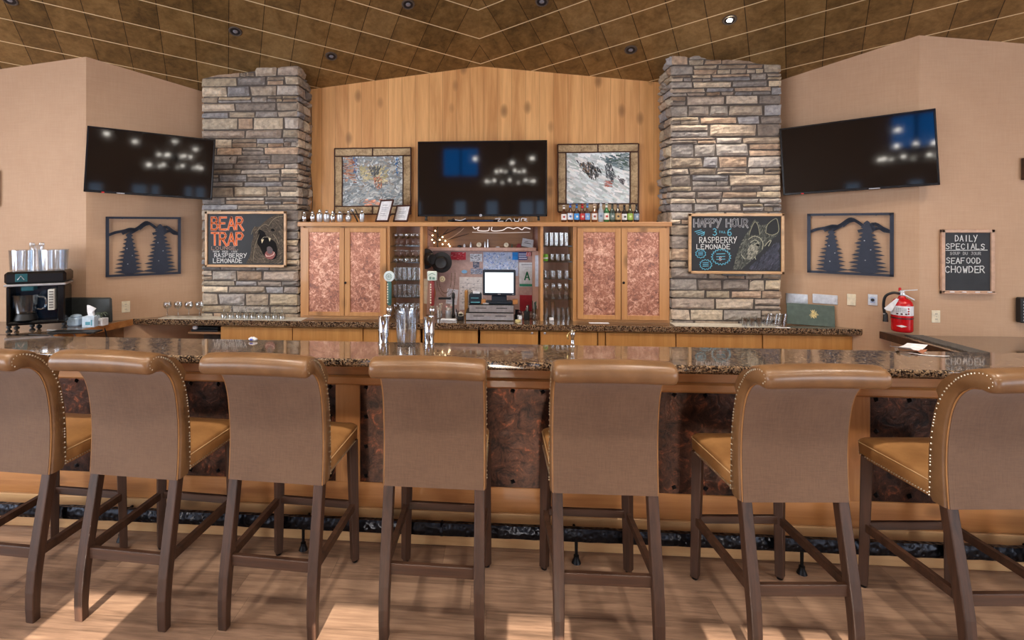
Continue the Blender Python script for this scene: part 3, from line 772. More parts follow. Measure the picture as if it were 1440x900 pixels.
# ------------------------------------------------------------------ hutch
HF = 4.38; HT = 1.748
def hx(px): return xat(px, HF)
xL, xR = hx(422.5), hx(941.5)
hc = (xL + xR) / 2
hutch = thing('hutch', 'alder hutch with copper panel doors and open glass shelves on the back counter', 'hutch', (hc, HF, CZ))
def L(px): return hx(px) - hc
DP = YB - HF - .008
k = MB(); k.box(L(419.5), L(944), -.022, DP, HT - .038 - CZ, HT - CZ, .004); k.build('top_board', M['alder_h'], hutch)
k = MB(); k.box(L(422.5), L(547), .0, DP, .0, .03); k.build('plinth', M['alder_h'], hutch)
k = MB(); k.box(L(806), L(941.5), .0, DP, .0, .03); k.build('plinth', M['alder_h'], hutch)
zt = HT - .038 - CZ
for a, c in ((422.5, 427), (543.5, 548), (590.5, 594.5), (760, 764), (806, 811), (937.5, 941.5)):
    k = MB(); k.box(L(a), L(c), .002, DP, .0 if 548 < c < 811 else .03, zt); k.build('upright', M['alder_v'], hutch)
for a, c in ((427, 543.5), (811, 937.5)):
    k = MB(); k.box(L(a), L(c), .02, .03, .03, zt); k.build('face_panel', M['alder_v'], hutch)
DZ0, DZ1 = zat(485, 444, HF) - CZ, zat(485, 320.5, HF) - CZ
for i, (a, c, pa, pc, kn) in enumerate(((424.5, 484.7, 435, 478, 0), (485.5, 543.5, 493, 535, 487.5), (811.5, 872.5, 820, 864.5, 0), (873.3, 939, 881.5, 926.5, 875.5))):
    z0, z1 = zat(800, 438 if i < 2 else 442.5, HF) - CZ, zat(800, 326, HF) - CZ
    z0 = (zat(456, 438, HF) if i < 2 else zat(870, 443, HF)) - CZ
    z1 = (zat(456, 326.5, HF) if i < 2 else zat(870, 326.5, HF)) - CZ
    k = MB(); A, B2, P1, P2 = L(a), L(c), L(pa), L(pc)
    k.box(A, P1, -.018, .0, DZ0, DZ1, .002); k.box(P2, B2, -.018, .0, DZ0, DZ1, .002); k.box(P1, P2, -.018, .0, DZ0, z0, .002); k.box(P1, P2, -.018, .0, z1, DZ1, .002)
    d = k.build('door', M['alder_v'], hutch)
    k = MB(); k.box(P1, P2, -.008, -.001, z0, z1); k.build('copper_panel', M['copper_l'], d)
    if kn: k = MB(); k.lathe([(.004, 0), (.004, -.012), (.010, -.015), (.011, -.021), (.006, -.025)], (L(kn), -.018, zat(kn, 397, HF) - CZ), 14, 'y'); k.build('knob', M['black_iron'], d, smooth=True)
k = MB(); k.box(L(548), L(590.5), DP - .012, DP, 0, zt); k.build('back_panel', M['pinkwood'], hutch)
k = MB(); k.box(L(764), L(806), DP - .012, DP, 0, zt); k.build('back_panel', M['pinkwood'], hutch)
k = MB(); k.box(L(594.5), L(760), DP - .012, DP, 0, zt); k.build('back_panel', plain('mauve_pin_panel', (186, 156, 150), .6), hutch)
shelfglass = glass('green_edge_glass', (0.80, 0.88, 0.86, 1), .12, .03)
# shelf levels measured on the front edge
shL = [345.5, 368.5, 393.5, 417.5]; shR = [345.5, 367.5, 391.5, 420.0]
def shelf_z(px, py): return zat(px, py, HF + .03)
for side, lst, a, c in (('L', shL, 548, 590.5), ('R', shR, 764, 806)):
    for y in lst:
        z = shelf_z((a + c) / 2, y) - CZ
        k = MB(); k.box(L(a), L(c), .03, DP - .014, z - .009, z, .001); k.build('shelf', shelfglass, hutch)
# niche: upper ledge, dark recess, frame
NB = DP - .014
zl = zat(680, 348, HF + .22) - CZ
k = MB(); k.box(L(594.5) + .02, L(760) - .02, .20, NB, zl - .03, zl, .003); k.build('ledge', M['pinkwood'], hutch)
k = MB(); k.box(L(604), L(752), NB - .03, NB, zl, zt); k.build('recess_panel', M['darkshelf'], hutch)
for q0, q1 in ((L(594.5), L(594.5) + .05), (L(760) - .05, L(760))):
    k = MB(); k.box(q0, q1, NB - .05, NB, 0, zl - .03); k.build('side_trim', M['pinkwood'], hutch)

# ------------------------------------------------------------------ glassware
def gl_stem(name, h, r, bowl=.5, foot=.9, up=True):
    k = MB(); f = r * foot; st = h * (1 - bowl)
    pr = [(f, 0), (f, .002), (f * .3, .006), (.0035, .012), (.0032, st * .9), (.006, st), (r * .7, st + h * bowl * .22), (r, st + h * bowl * .5), (r * .93, h * .97), (r * .88, h), (r * .84, h * .97), (r * .93, st + h * bowl * .5), (r * .6, st + h * bowl * .22), (.001, st + .006)]
    if not up: pr = [(q, h - z) for q, z in pr]
    k.lathe(pr, seg=14, cap=False); return k.build(name, M['glass'], smooth=60)
def gl_tumbler(name, h, r, taper=.85, mat='glass', base=.008):
    k = MB(); k.lathe([(.001, 0), (r * taper, 0), (r, h), (r * .93, h), (r * taper * .9, base), (.001, base)], seg=16, cap=False)
    return k.build(name, M[mat], smooth=60)
def gl_mug(name, h, r):
    k = MB(); k.lathe([(.001, 0), (r * .92, 0), (r, .005), (r, h), (r * .92, h), (r * .85, .01), (.001, .01)], seg=16, cap=False)
    k.tube([(r, 0, h * .8), (r + .018, 0, h * .75), (r + .022, 0, h * .45), (r + .012, 0, h * .22), (r, 0, h * .2)], .004, 6); return k.build(name, M['glass'], smooth=60)
def row(protos, spots, label, cat, group):
    """protos: one prototype (already linked); spots: world positions; everyone is a top-level object"""
    for i, p in enumerate(spots):
        o = protos if i == 0 else protos.copy()
        if i: COL.objects.link(o)
        o.location = p; o.rotation_euler.z = random.uniform(0, 6)
        tag(o, label, cat, group)
def grid(px0, px1, n, ys, z):
    out = []
    for yy in ys:
        for i in range(n):
            px = px0 + (px1 - px0) * (i + .5) / n; out.append((xat(px, HF) + random.uniform(-.002, .002), HF + yy, z))
    return out
def Lz(i): return shelf_z(569, shL[i])
def Rz(i): return shelf_z(785, shR[i])
row(gl_stem('wine_glass', .105, .023, .5, up=True), grid(549, 590, 5, (.09, .17), Lz(0)), 'stemmed glass standing on the top shelf of the left glass cubby', 'wine glass', 'stemmed glasses on the top shelf, left cubby')
row(gl_stem('margarita_glass', .095, .026, .55, up=False), grid(549, 590, 5, (.085, .17), Lz(1)), 'stemmed glass on the second shelf from the top of the left cubby', 'glass', 'stemmed glasses on the second shelf, left cubby')
row(gl_tumbler('pint_glass', .098, .0215, .78), grid(549.5, 590, 6, (.08, .15), Lz(2)), 'tall pint glass on the third shelf from the top of the left cubby', 'pint glass', 'pint glasses on the third shelf, left cubby')
row(gl_tumbler('pint_glass', .096, .0215, .78), grid(549.5, 590, 6, (.08, .15), Lz(3)), 'tall pint glass on the lowest glass shelf of the left cubby', 'pint glass', 'pint glasses on the lowest shelf, left cubby')
row(gl_stem('goblet', .115, .024, .6), grid(549.5, 590, 5, (.07, .16), CZ + .0005), 'goblet on the counter at the bottom of the left cubby', 'goblet', 'goblets at the bottom of the left cubby')
row(gl_tumbler('highball_glass', .108, .019, .86), grid(766, 802, 5, (.08, .14), Rz(0)), 'highball glass on the top shelf of the right glass cubby', 'highball glass', 'highball glasses on the top shelf, right cubby')
row(gl_mug('short_glass_mug', .055, .018), grid(774, 805, 4, (.08, .15), Rz(1)), 'short glass mug on the second shelf of the right cubby beside a green can', 'mug', 'glass mugs on the second shelf, right cubby')
row(gl_tumbler('rocks_glass', .058, .021, .9), grid(765, 803, 4, (.07, .14), Rz(2)), 'short rocks glass on the third shelf of the right cubby', 'rocks glass', 'rocks glasses on the third shelf, right cubby')
row(gl_stem('snifter', .118, .022, .55), grid(765, 803, 4, (.07, .15), Rz(3)), 'footed snifter on the lowest glass shelf of the right cubby', 'snifter', 'snifters on the lowest shelf, right cubby')
row(gl_tumbler('tall_clear_glass', .15, .0185, .7), grid(765, 783, 2, (.07, .13), CZ + .0005), 'tallest clear glass at the bottom left of the right cubby', 'glass', 'tall glasses at the bottom of the right cubby')
row(gl_tumbler('flute_glass', .095, .015, .7), grid(783, 805, 3, (.07, .13), CZ + .0005), 'slim small glass at the bottom right of the right cubby', 'glass', 'slim glasses at the bottom of the right cubby')
t = thing('green_can', 'lime green can on the second shelf of the right cubby', 'can', (hx(768.5), HF + .09, Rz(1)))
k = MB(); k.lathe([(.018, 0), (.021, .004), (.021, .052), (.018, .057)], seg=18); k.build('body', plain('lime_green_print', (120, 190, 60), .4), t, smooth=True)
k = MB(); k.lathe([(.0212, .018), (.0212, .030)], seg=18, cap=False); k.build('band', M['white'], t)
k = MB(); k.box(-.018, .018, -.01, .01, 0, .024, .003)
tag(k.build('white_cup', M['white'], loc=(hx(776), HF + .03, CZ + .0005)), 'small white box at the front of the right cubby floor', 'box')
# glasses on the counter tops
def cgrid(px0, px1, n, ys):
    return [(xat(px0 + (px1 - px0) * (i + .5) / n, yy), yy, CZ + .003) for yy in ys for i in range(n)]
row(gl_stem('wine_glass', .105, .027, .52, 1.0, up=False), cgrid(310, 402, 9, (4.275, 4.335)), 'upside-down wine glass in the long row in front of the left stone pillar', 'wine glass', 'upside-down wine glasses by the left pillar')
row(gl_stem('martini_glass', .125, .034, .45, .8), cgrid(228, 288, 4, (4.30, 4.36)), 'wide clear glass standing at the left end of the back counter', 'martini glass', 'clear wide glasses at the left end of the back counter')
row(gl_tumbler('rocks_glass', .062, .024, .9), cgrid(1042, 1072, 3, (4.26, 4.32)), 'faceted rocks glass on the back counter left of the tilted tumblers', 'rocks glass', 'rocks glasses in front of the right pillar')
gt = gl_tumbler('pint_glass', .095, .022, .8)
for i, px in enumerate((1074, 1080, 1086, 1092, 1098)):
    o = gt if i == 0 else gt.copy()
    if i: COL.objects.link(o)
    o.location = (xat(px, 4.30), 4.27 + .02 * (i % 2), CZ + .006); o.rotation_euler = (0, .16, 0)
    tag(o, 'leaning tumbler in the bunch beside the green menu', 'tumbler', 'leaning tumblers beside the green menu')
def mat_strip(name, px0, px1, label, y0=4.24, y1=4.385, m='white'):
    k = MB(); n = 24; rings = []
    for i in range(n + 1):
        x = xat(px0 + (px1 - px0) * i / n, y0); w = .004 * noise.noise((i * .8, 2, px0))
        rings.append([(x, y0 + w, CZ + .0002), (x, y1 - .002, CZ + .0002), (x, y1 - .002, CZ + .0022), (x, y0 + w, CZ + .0022 + abs(w) * .3)])
    k.loft(rings); return tag(k.build(name, M[m]), label, 'mat')
M['rubber'] = plain('pale_net_liner', (206, 198, 184), .7)
mat_strip('bar_mat', 222, 424, 'pale thin liner under the glasses before the left stone pillar', m='rubber')
mat_strip('bar_mat', 950, 1100, 'pale thin liner on the counter before the right stone pillar', y1=4.38, m='rubber')
mat_strip('paper_strip', 829, 857, 'white paper slip lying on the counter below the right copper doors', 4.30, 4.345, 'white')

# ------------------------------------------------------------------ things on top of the hutch
HZ = HT + .0005
def shaker(i, px, h, r, kind):
    lb = ['leftmost', 'second from left', 'third from left', 'fourth from left', 'fifth from left', 'sixth from left', 'round bellied', 'tall and rightmost']
    t = thing('cocktail_shaker', 'chrome cocktail shaker on top of the hutch, ' + lb[i], 'cocktail shaker', (xat(px, 4.43), 4.43, HZ), group='chrome cocktail shakers on the hutch')
    k = MB(); m = r
    prof = {0: [(m * .72, 0), (m * .95, h * .25), (m, h * .42), (m * .85, h * .60)], 1: [(m * .7, 0), (m, h * .15), (m, h * .55), (m * .98, h * .6)], 2: [(m * .5, 0), (m * .8, h * .06), (m * 1.1, h * .28), (m * .95, h * .48), (m * .6, h * .6)]}[kind]
    k.lathe(prof, seg=18); k.build('body', M['steel'] if kind else M['chrome'], t, smooth=60)
    k = MB(); k.lathe([(prof[-1][0] * 1.04, h * .60), (prof[-1][0] * .95, h * .68), (m * .45, h * .78), (m * .42, h * .80)], seg=18); k.build('strainer_top', M['chrome'], t, smooth=60)
    k = MB(); k.lathe([(m * .44, h * .80), (m * .46, h * .92), (m * .25, h * .98), (.001, h)], seg=16); k.build('cap', M['chrome'], t, smooth=60)
for i, (px, h, r, kd) in enumerate(((428, .098, .0215, 0), (439.5, .102, .023, 0), (449.5, .112, .027, 1), (459.5, .108, .028, 1), (468, .100, .023, 0), (478, .102, .027, 1), (490, .108, .025, 2), (509, .112, .021, 1))): shaker(i, px, h, r, kd)
t = thing('cocktail_strainer', 'dark jointed bar tool standing between two chrome shakers', 'bar tool', (xat(500, 4.47), 4.47, HZ + .002))
k = MB(); k.bar((.02, 0, .0), (-.035, 0, .105), .02, .006); k.bar((.045, .012, .0), (-.008, .012, .11), .014, .005); k.build('arm', M['black_iron'], t)
k = MB(); k.lathe([(.014, -.006), (.014, .006)], (-.03, 0, .10), 12, 'y'); k.build('head', M['steel'], t)
def desk_frame(px, w, h, label, lean, rz):
    t = thing('photo_frame', label, 'photo frame', (xat(px, 4.44), 4.44, HZ), math.radians(rz))
    T = Matrix.Rotation(math.radians(lean), 4, 'X')
    fw = .014; k = MB(); k.T = T
    k.box(-w, w, -.008, .004, 0, fw * 1.1, .002); k.box(-w, w, -.008, .004, h - fw, h, .002); k.box(-w, -w + fw, -.008, .004, 0, h, .002); k.box(w - fw, w, -.008, .004, 0, h, .002); k.build('frame', plain('dark_red_brown_wood', (74, 38, 28), .35), t)
    k = MB(); k.T = T; k.box(-w + fw, w - fw, -.002, .002, fw, h - fw); k.build('certificate', M['white'], t)
    k = MB(); k.T = T
    for z in (.75, .62, .55, .48, .36, .28): k.box(-w * .5, w * .5 * random.uniform(.4, 1), -.0026, -.002, h * z, h * z + .003, col=C(110, 112, 130))
    k.build('print', M['chalk'], t)
    k = MB(); k.T = T @ Matrix.Rotation(math.radians(-35), 4, 'X'); k.box(-.02, .02, .003, .007, .01, h * .62); k.build('easel_back', M['blk'], t)
desk_frame(537, .088, .205, 'dark wood framed certificate leaning on the hutch, left and taller of the two', -18, -38)
desk_frame(563, .088, .155, 'dark wood framed certificate nearest the centre television, shorter of the two', -18, -34)
bottles = [(793, .140, (84, 46, 24), (236, 232, 228), (230, 226, 220), (176, 40, 36)), (802, .155, (86, 48, 24), (226, 232, 242), (60, 110, 190), (60, 110, 190)), (811, .150, (70, 40, 24), (60, 150, 220), (40, 120, 190), (236, 240, 246)),
           (819, .150, (80, 44, 28), (196, 46, 46), (200, 30, 34), (230, 214, 200)), (826, .153, (84, 48, 30), (120, 170, 224), (80, 140, 200), (200, 220, 240)), (836, .152, (120, 62, 30), (230, 220, 210), (228, 210, 190), (160, 60, 46)),
           (845, .168, (176, 182, 186), (170, 184, 196), (196, 200, 204), (100, 120, 140)), (853, .155, (36, 104, 52), (232, 228, 214), (228, 232, 228), (196, 40, 40)), (861, .155, (44, 60, 50), (96, 116, 108), (50, 50, 46), (210, 214, 206)),
           (869, .155, (56, 44, 32), (190, 160, 110), (90, 84, 90), (60, 46, 34)), (878, .142, (38, 28, 26), (226, 226, 226), (30, 28, 28), (20, 20, 22)), (886, .150, (60, 58, 30), (150, 184, 80), (60, 50, 40), (220, 226, 170)), (895, .146, (44, 40, 42), (130, 150, 170), (50, 44, 44), (200, 206, 214))]
bl = ['amber bottle with white and red label, leftmost of the beer bottles', 'amber bottle with white and blue label, second beer bottle', 'amber bottle with bright blue label', 'amber bottle with red label and red cap', 'amber bottle with pale blue label, left of the copper-brown bottle',
      'copper-brown bottle with a white label and pale neck', 'clear silver-grey bottle, tallest in the beer bottle row', 'green glass bottle with red-centred white label', 'dark green bottle with grey label, right of the green glass one', 'dark bottle with gold label',
      'black stout bottle with white label', 'dark bottle with lime green label', 'dark bottle with blue-grey label, rightmost of the beer bottles']
for (px, h, g, lab, capc, mk), lb in zip(bottles, bl):
    t = thing('beer_bottle', lb + ' on the hutch', 'beer bottle', (xat(px, 4.43), 4.43, HZ), random.uniform(-.1, .1), group='beer bottles on top of the hutch')
    r = .0225; gm = plain('bottle_glass_%d_%d_%d' % g, g, .08, 0, var=.03, coat=.6)
    k = MB(); k.lathe([(r * .85, 0), (r, .004), (r, h * .52), (r * .9, h * .60), (r * .5, h * .70), (r * .40, h * .78), (r * .36, h * .93), (r * .44, h * .94), (r * .44, h * .965)], seg=18); k.build('glass', gm, t, smooth=60)
    k = MB(); k.lathe([(r * .5, h * .955), (r * .52, h * .97), (r * .46, h), (.001, h * 1.002)], seg=14); k.build('cap', plain('cap_%d_%d_%d' % capc, capc, .35, .3), t, smooth=60)
    k = MB(); k.lathe([(r * 1.015, h * .12), (r * 1.015, h * .47)], seg=18, cap=False); lbo = k.build('label', plain('label_%d_%d_%d' % lab, lab, .55), t, smooth=True)
    k = MB(); k.lathe([(r * .43, h * .78), (r * .41, h * .90)], seg=14, cap=False); k.build('neck_label', plain('label_%d_%d_%d' % capc, capc, .5), t, smooth=True)
    k = MB(); k.ball((0, -r * 1.0, h * .30), r * .42, 10, 6, sy=.12); k.build('emblem', plain('emblem_%d_%d_%d' % mk, mk, .5), lbo)

# ------------------------------------------------------------------ televisions
def television(name, label, c, rotz, w, h, tilt=0, depth=.05, legs=False, roll=0):
    t = thing(name, label, 'television', c, rotz)
    T = Matrix.Rotation(math.radians(tilt), 4, 'X') @ Matrix.Rotation(roll, 4, 'Y')
    k = MB(); k.T = T; e = .012
    k.box(-w / 2, w / 2, .004, depth, -h / 2, h / 2, .006); k.build('housing', M['tvb'], t)
    k = MB(); k.T = T
    k.box(-w / 2, w / 2, -.004, .006, h / 2 - e, h / 2, .002); k.box(-w / 2, w / 2, -.004, .006, -h / 2, -h / 2 + e * 1.5, .002); k.box(-w / 2, -w / 2 + e, -.004, .006, -h / 2, h / 2, .002); k.box(w / 2 - e, w / 2, -.004, .006, -h / 2, h / 2, .002); k.build('bezel', M['tvb'], t)
    k = MB(); k.T = T; k.box(-w / 2 + e, w / 2 - e, -.0005, .005, -h / 2 + e, h / 2 - e); k.build('screen', M['screen'], t)
    if legs:
        for s in (-1, 1):
            k = MB(); x = s * w * .435; k.bar((x, .02, -h / 2 + .01), (x, .0, -h / 2 - .03), .02, .012); k.bar((x, -.03, -h / 2 - .032), (x, .08, -h / 2 - .032), .014, .008); k.build('foot', M['blk'], t)
        k = MB(); k.lathe([(.012, 0), (.012, -.006)], (-.01, -.004, -h / 2 + .009), 14, 'y'); k.build('badge', M['steel'], t)
    else:
        k = MB(); sx = 1 if rotz > 0 else -1; k.box(-.03 + .12 * sx, .03 + .12 * sx, depth - .01, depth + (.22 if rotz > 0 else .12), -.05, .05); k.box(-.13 + .1 * sx, .13 + .1 * sx, depth - .005, depth + .01, -.13, .13); k.build('wall_mount', M['blk'], t)
        k = MB(); k.T = T; k.box(-w * .37, -w * .37 + .018, -.006, -.003, -h / 2 + .001, -h / 2 + .009); k.build('standby_light', plain('red_standby_lens', (210, 30, 30), .3), t)
        k = MB(); k.T = T; k.box(-w * .26 if rotz > 0 else w * .08, -w * .2 if rotz > 0 else w * .15, -.0055, -.003, -h / 2 + .003, -h / 2 + .009); k.build('maker_mark', M['steel'], t)
    return t
# centre
YT = 4.46
xa, zb = at_y(587.5, 304.5, YT); xb2, zt2 = at_y(769.5, 197, YT)
television('television', 'large black flat television standing on the hutch in front of the wood wall', ((xa + xb2) / 2, YT, (zb + zt2) / 2), 0, xb2 - xa, zt2 - zb, legs=True)
# side televisions on the angled walls; corners measured at their depth
def tv_from(p0, p1, d0, d1):
    a = ray(p0[0], (p0[1] + p0[2]) / 2) * d0 + Vector((0, 0, CAMH)); b2 = ray(p1[0], (p1[1] + p1[2]) / 2) * d1 + Vector((0, 0, CAMH))
    h = ((p0[2] - p0[1]) * d0 + (p1[2] - p1[1]) * d1) / 2 / FPX
    v = b2 - a; return (a + b2) / 2, math.atan2(v.y, v.x), math.hypot(v.x, v.y), h, math.atan2(v.z, math.hypot(v.x, v.y))
kk = .965
c, rz, w, h, rl = tv_from((120, 176, 270), (301, 197, 281), 4.43 * .895, 4.86 * .895)
c_l, rz_l = c, rz
television('television', 'black flat television on the angled wall left of the left stone pillar', c, rz, w, h, tilt=1, roll=-rl)
c, rz, w, h, rl = tv_from((1098.5, 181, 275), (1319, 152, 260), 4.35 * kk, 3.78 * kk)
television('television', 'black flat television on the angled wall right of the right stone pillar', c, rz, w, h, tilt=1, roll=-rl)
c_r, rz_r = c, rz
# ------------------------------------------------------------------ framed pictures on the wood wall
def paint_in(mb, poly, n, size, cols, ang=None, y0=-.001, jit=.3):
    xs = [p[0] for p in poly]; zs = [p[1] for p in poly]
    def inside(x, z):
        r = False; j = len(poly) - 1
        for i in range(len(poly)):
            if (poly[i][1] > z) != (poly[j][1] > z) and x < (poly[j][0] - poly[i][0]) * (z - poly[i][1]) / (poly[j][1] - poly[i][1]) + poly[i][0]: r = not r
            j = i
        return r
    c = 0; tries = 0
    while c < n and tries < n * 12:
        tries += 1
        x = random.uniform(min(xs), max(xs)); z = random.uniform(min(zs), max(zs))
        if not inside(x, z): continue
        a = (ang(x, z) if callable(ang) else (ang if ang is not None else random.uniform(0, PI))) + random.uniform(-jit, jit)
        l = size * random.uniform(.5, 1.3); dx, dz = math.cos(a) * l / 2, math.sin(a) * l / 2
        if not (inside(x + dx, z + dz) and inside(x - dx, z - dz)): continue
        q = random.choice(cols); f = random.uniform(.85, 1.12)
        mb.stroke([(x - dx, z - dz), (x + dx, z + dz)], size * random.uniform(.18, .4), y0, y0 - .0004 - .0008 * random.random(), C(*[min(255, v * f) for v in q])); c += 1
def bark_picture(label, L0, R0, T0, B0, painter):
    Y = YB - .004; xa, zt_ = at_y(L0, T0, Y); xb_, zb_ = at_y(R0, B0, Y)
    t = thing('framed_picture', label, 'framed picture', ((xa + xb_) / 2, Y, (zt_ + zb_) / 2)); w, h = (xb_ - xa) / 2, (zt_ - zb_) / 2
    k = MB(); k.box(-w + .01, w - .01, -.02, 0, -h + .01, h - .01); fr = k.build('frame', plain('dark_twig_wood', (70, 40, 28), .6), t)
    f = .072; m = [(-w, 0, h - f, h), (0, w, h - f, h), (-w, 0, -h, -h + f), (0, w, -h, -h + f), (-w, -w + f, -h + f, h - f), (w - f, w, -h + f, h - f)]
    for a, c2, z0, z1 in m:
        k = MB(); k.box(a + .005, c2 - .005, -.03, -.02, z0 + .005, z1 - .005, .003); k.build('bark_strip', M['bark'], fr)
    k = MB(); tw = plain('dark_twig_wood', (70, 40, 28), .6)
    for (x0, z0, x1, z1) in ((-w, h, w, h), (-w, -h, w, -h), (-w, -h, -w, h), (w, -h, w, h), (-w, h - f, w, h - f), (-w, -h + f, w, -h + f), (-w + f, -h + f, -w + f, h - f), (w - f, -h + f, w - f, h - f), (0, h, 0, h - f), (0, -h, 0, -h + f)):
        n = 8; pts = [(x0 + (x1 - x0) * i / n + random.uniform(-.002, .002), -.03, z0 + (z1 - z0) * i / n + random.uniform(-.002, .002)) for i in range(n + 1)]; k.tube(pts, .0055, 6)
    k.build('twig_edging', tw, fr)
    k = MB(); iw, ih = w - f, h - f
    k.box(-iw, iw, -.024, -.02, -ih, ih, col=C(214, 222, 226)); painter(k, iw, ih); k.build('picture', M['paint'], t)
def paint_snow(k, w, h):
    y = -.0243
    paint_in(k, [(-w, -h), (w, -h), (w, h), (-w, h)], 700, .06, [(238, 242, 244), (226, 234, 236), (210, 220, 222), (244, 244, 242), (196, 208, 206)], ang=-.45, y0=y)
    paint_in(k, [(0.0, h * .8), (w, h), (w, .05), (w * .5, .1), (.1, h * .5)], 150, .035, [(120, 140, 146), (146, 160, 164), (96, 116, 124), (176, 190, 190), (84, 104, 96)], ang=-.2, y0=y - .001)
    paint_in(k, [(-w * .72, h * .78), (-w * .55, h * .62), (-.06, h * .66), (w * .18, h * .3), (-.02, -h * .12), (-w * .35, h * .05)], 170, .022, [(60, 62, 64), (92, 94, 98), (40, 40, 42), (120, 124, 128), (140, 110, 84)], ang=-1.1, y0=y - .002, jit=.6)
    paint_in(k, [(w * .2, h * .55), (w * .38, h * .6), (w * .58, h * .1), (w * .5, -.05), (w * .25, -.0)], 90, .022, [(52, 58, 66), (90, 96, 104), (120, 126, 128)], ang=-1.2, y0=y - .002, jit=.5)
    paint_in(k, [(w * .12, -h * .12), (w * .5, -h * .1), (w * .45, -h * .36), (w * .15, -h * .32)], 40, .02, [(190, 120, 106), (160, 88, 78), (206, 150, 138)], ang=0, y0=y - .003)
    paint_in(k, [(w * .6, h * .12), (w * .88, -h * .12), (w * .8, -h * .3), (w * .62, -.01)], 22, .022, [(120, 116, 120), (90, 84, 88)], ang=-.9, y0=y - .003)
def paint_cabin(k, w, h):
    y = -.0243
    paint_in(k, [(-w, -h), (w, -h), (w, h), (-w, h)], 700, .05, [(150, 158, 162), (166, 170, 170), (132, 140, 146), (184, 184, 178), (156, 148, 140)], ang=.2, y0=y, jit=1.2)
    paint_in(k, [(-w, h), (-w * .5, h), (-w * .5, -.02), (-w, 0)], 60, .03, [(176, 120, 96), (140, 92, 76), (200, 150, 120)], ang=0, y0=y - .001)
    paint_in(k, [(-w * .45, h * .62), (w * .55, h * .62), (w * .5, -.02), (-w * .4, 0)], 130, .03, [(196, 184, 140), (176, 168, 132), (210, 200, 164)], ang=.3, y0=y - .001, jit=1)
    paint_in(k, [(-w * .18, h * .6), (w * .3, h * .6), (w * .08, .0)], 50, .024, [(70, 74, 76), (92, 96, 98)], ang=1.2, y0=y - .002)
    paint_in(k, [(-w, -h * .25), (-w * .5, .0), (w, -h * .2), (w, -h), (-w, -h)], 170, .04, [(150, 160, 166), (176, 182, 184), (120, 132, 138), (196, 198, 196)], ang=.2, y0=y - .002, jit=.9)
    paint_in(k, [(w * .02, h * .2), (w * .3, h * .2), (w * .3, -h * .35), (w * .08, -h * .3)], 55, .018, [(236, 176, 136), (250, 226, 190), (206, 120, 84), (120, 66, 50)], ang=1.3, y0=y - .003, jit=.6)
    for a in (-.58, .8): paint_in(k, [(w * a - .016, h * .98), (w * a + .022, h * .98), (w * a + .022, h * .1), (w * a - .016, h * .3)], 34, .016, [(60, 130, 190), (220, 230, 240), (40, 90, 150)], ang=1.5, y0=y - .003)
    paint_in(k, [(-w * .4, -h * .75), (w * .4, -h * .7), (w * .4, -h * .95), (-w * .3, -h)], 30, .03, [(226, 150, 120), (240, 180, 150)], ang=.1, y0=y - .003)
bark_picture('birch bark framed picture of a warm cabin interior, above the cocktail shakers', 472, 578.5, 209.5, 301, paint_cabin)
bark_picture('birch bark framed snow scene picture, above the beer bottles', 784, 896.5, 204, 298, paint_snow)
# cable down the wood wall beside the left pillar
k = MB(); pts = []
for i in range(20):
    py = 150 + i * 8.2; px = 437.5 + (1.8 * math.sin(i * .5) if i > 8 else 0); x, z = at_y(px, py, 4.685); pts.append((x, 4.69, z))
k.tube(pts, .003, 6); tag(k.build('cable', M['blk'], smooth=True), 'thin black cable hanging down the wood wall beside the left stone pillar', 'cable')

# ------------------------------------------------------------------ chalkboards
def board(name, label, Y, corners, cat='chalkboard', frame=M['pine_h'], fw=.022, rx=0):
    (lx, ty), (rx_, by) = corners
    xa, zt_ = at_y(lx, ty, Y); xb_, zb_ = at_y(rx_, by, Y)
    t = thing(name, label, cat, ((xa + xb_) / 2, Y, (zt_ + zb_) / 2)); w, h = (xb_ - xa) / 2, (zt_ - zb_) / 2
    k = MB(); k.box(-w, w, -.02, 0, h - fw, h, .003); k.box(-w, w, -.02, 0, -h, -h + fw, .003); k.box(-w, -w + fw, -.02, 0, -h, h, .003); k.box(w - fw, w, -.02, 0, -h, h, .003); k.build('frame', frame, t)
    k = MB(); k.box(-w + fw, w - fw, -.008, -.002, -h + fw, h - fw); s = k.build('slate', M['slate'], t)
    return t, s, w - fw, h - fw
YS = COLF - .034
t, s, w, h = board('chalkboard', 'framed chalkboard lettered BEAR TRAP with a roaring bear, on the left stone pillar', YS, ((289.5, 297.5), (403.5, 376)))
k = MB(); y = -.0085; OR = C(226, 112, 56); PK = C(236, 176, 160); WH = C(226, 226, 224)
X0 = -w + .03
for txt, zz in (('BEAR', h - .03 - .105), ('TRAP', h - .155 - .115)):
    write(k, txt, X0 + .005, zz, .105, .30, .019, PK, gap=.22, y0=y, y1=y - .001)
    write(k, txt, X0 + .005, zz, .105, .30, .012, OR, gap=.22, y0=y - .001, y1=y - .002)
write(k, 'LOUNGE,', X0 + .005, -.091, .028, .27, .0045, C(180, 150, 136), y0=y, y1=y - .001, jit=.03)
write(k, 'NOW SERVING', X0 + .02, -.113, .013, .22, .0025, WH, y0=y, y1=y - .001, jit=.08)
write(k, 'RASPBERRY', X0 + .03, -.156, .034, .30, .0055, WH, y0=y, y1=y - .001, jit=.05)
write(k, 'LEMONADE', X0 + .02, -.204, .036, .27, .0055, WH, y0=y, y1=y - .001, jit=.05)
k.build('lettering', M['chalk'], s)
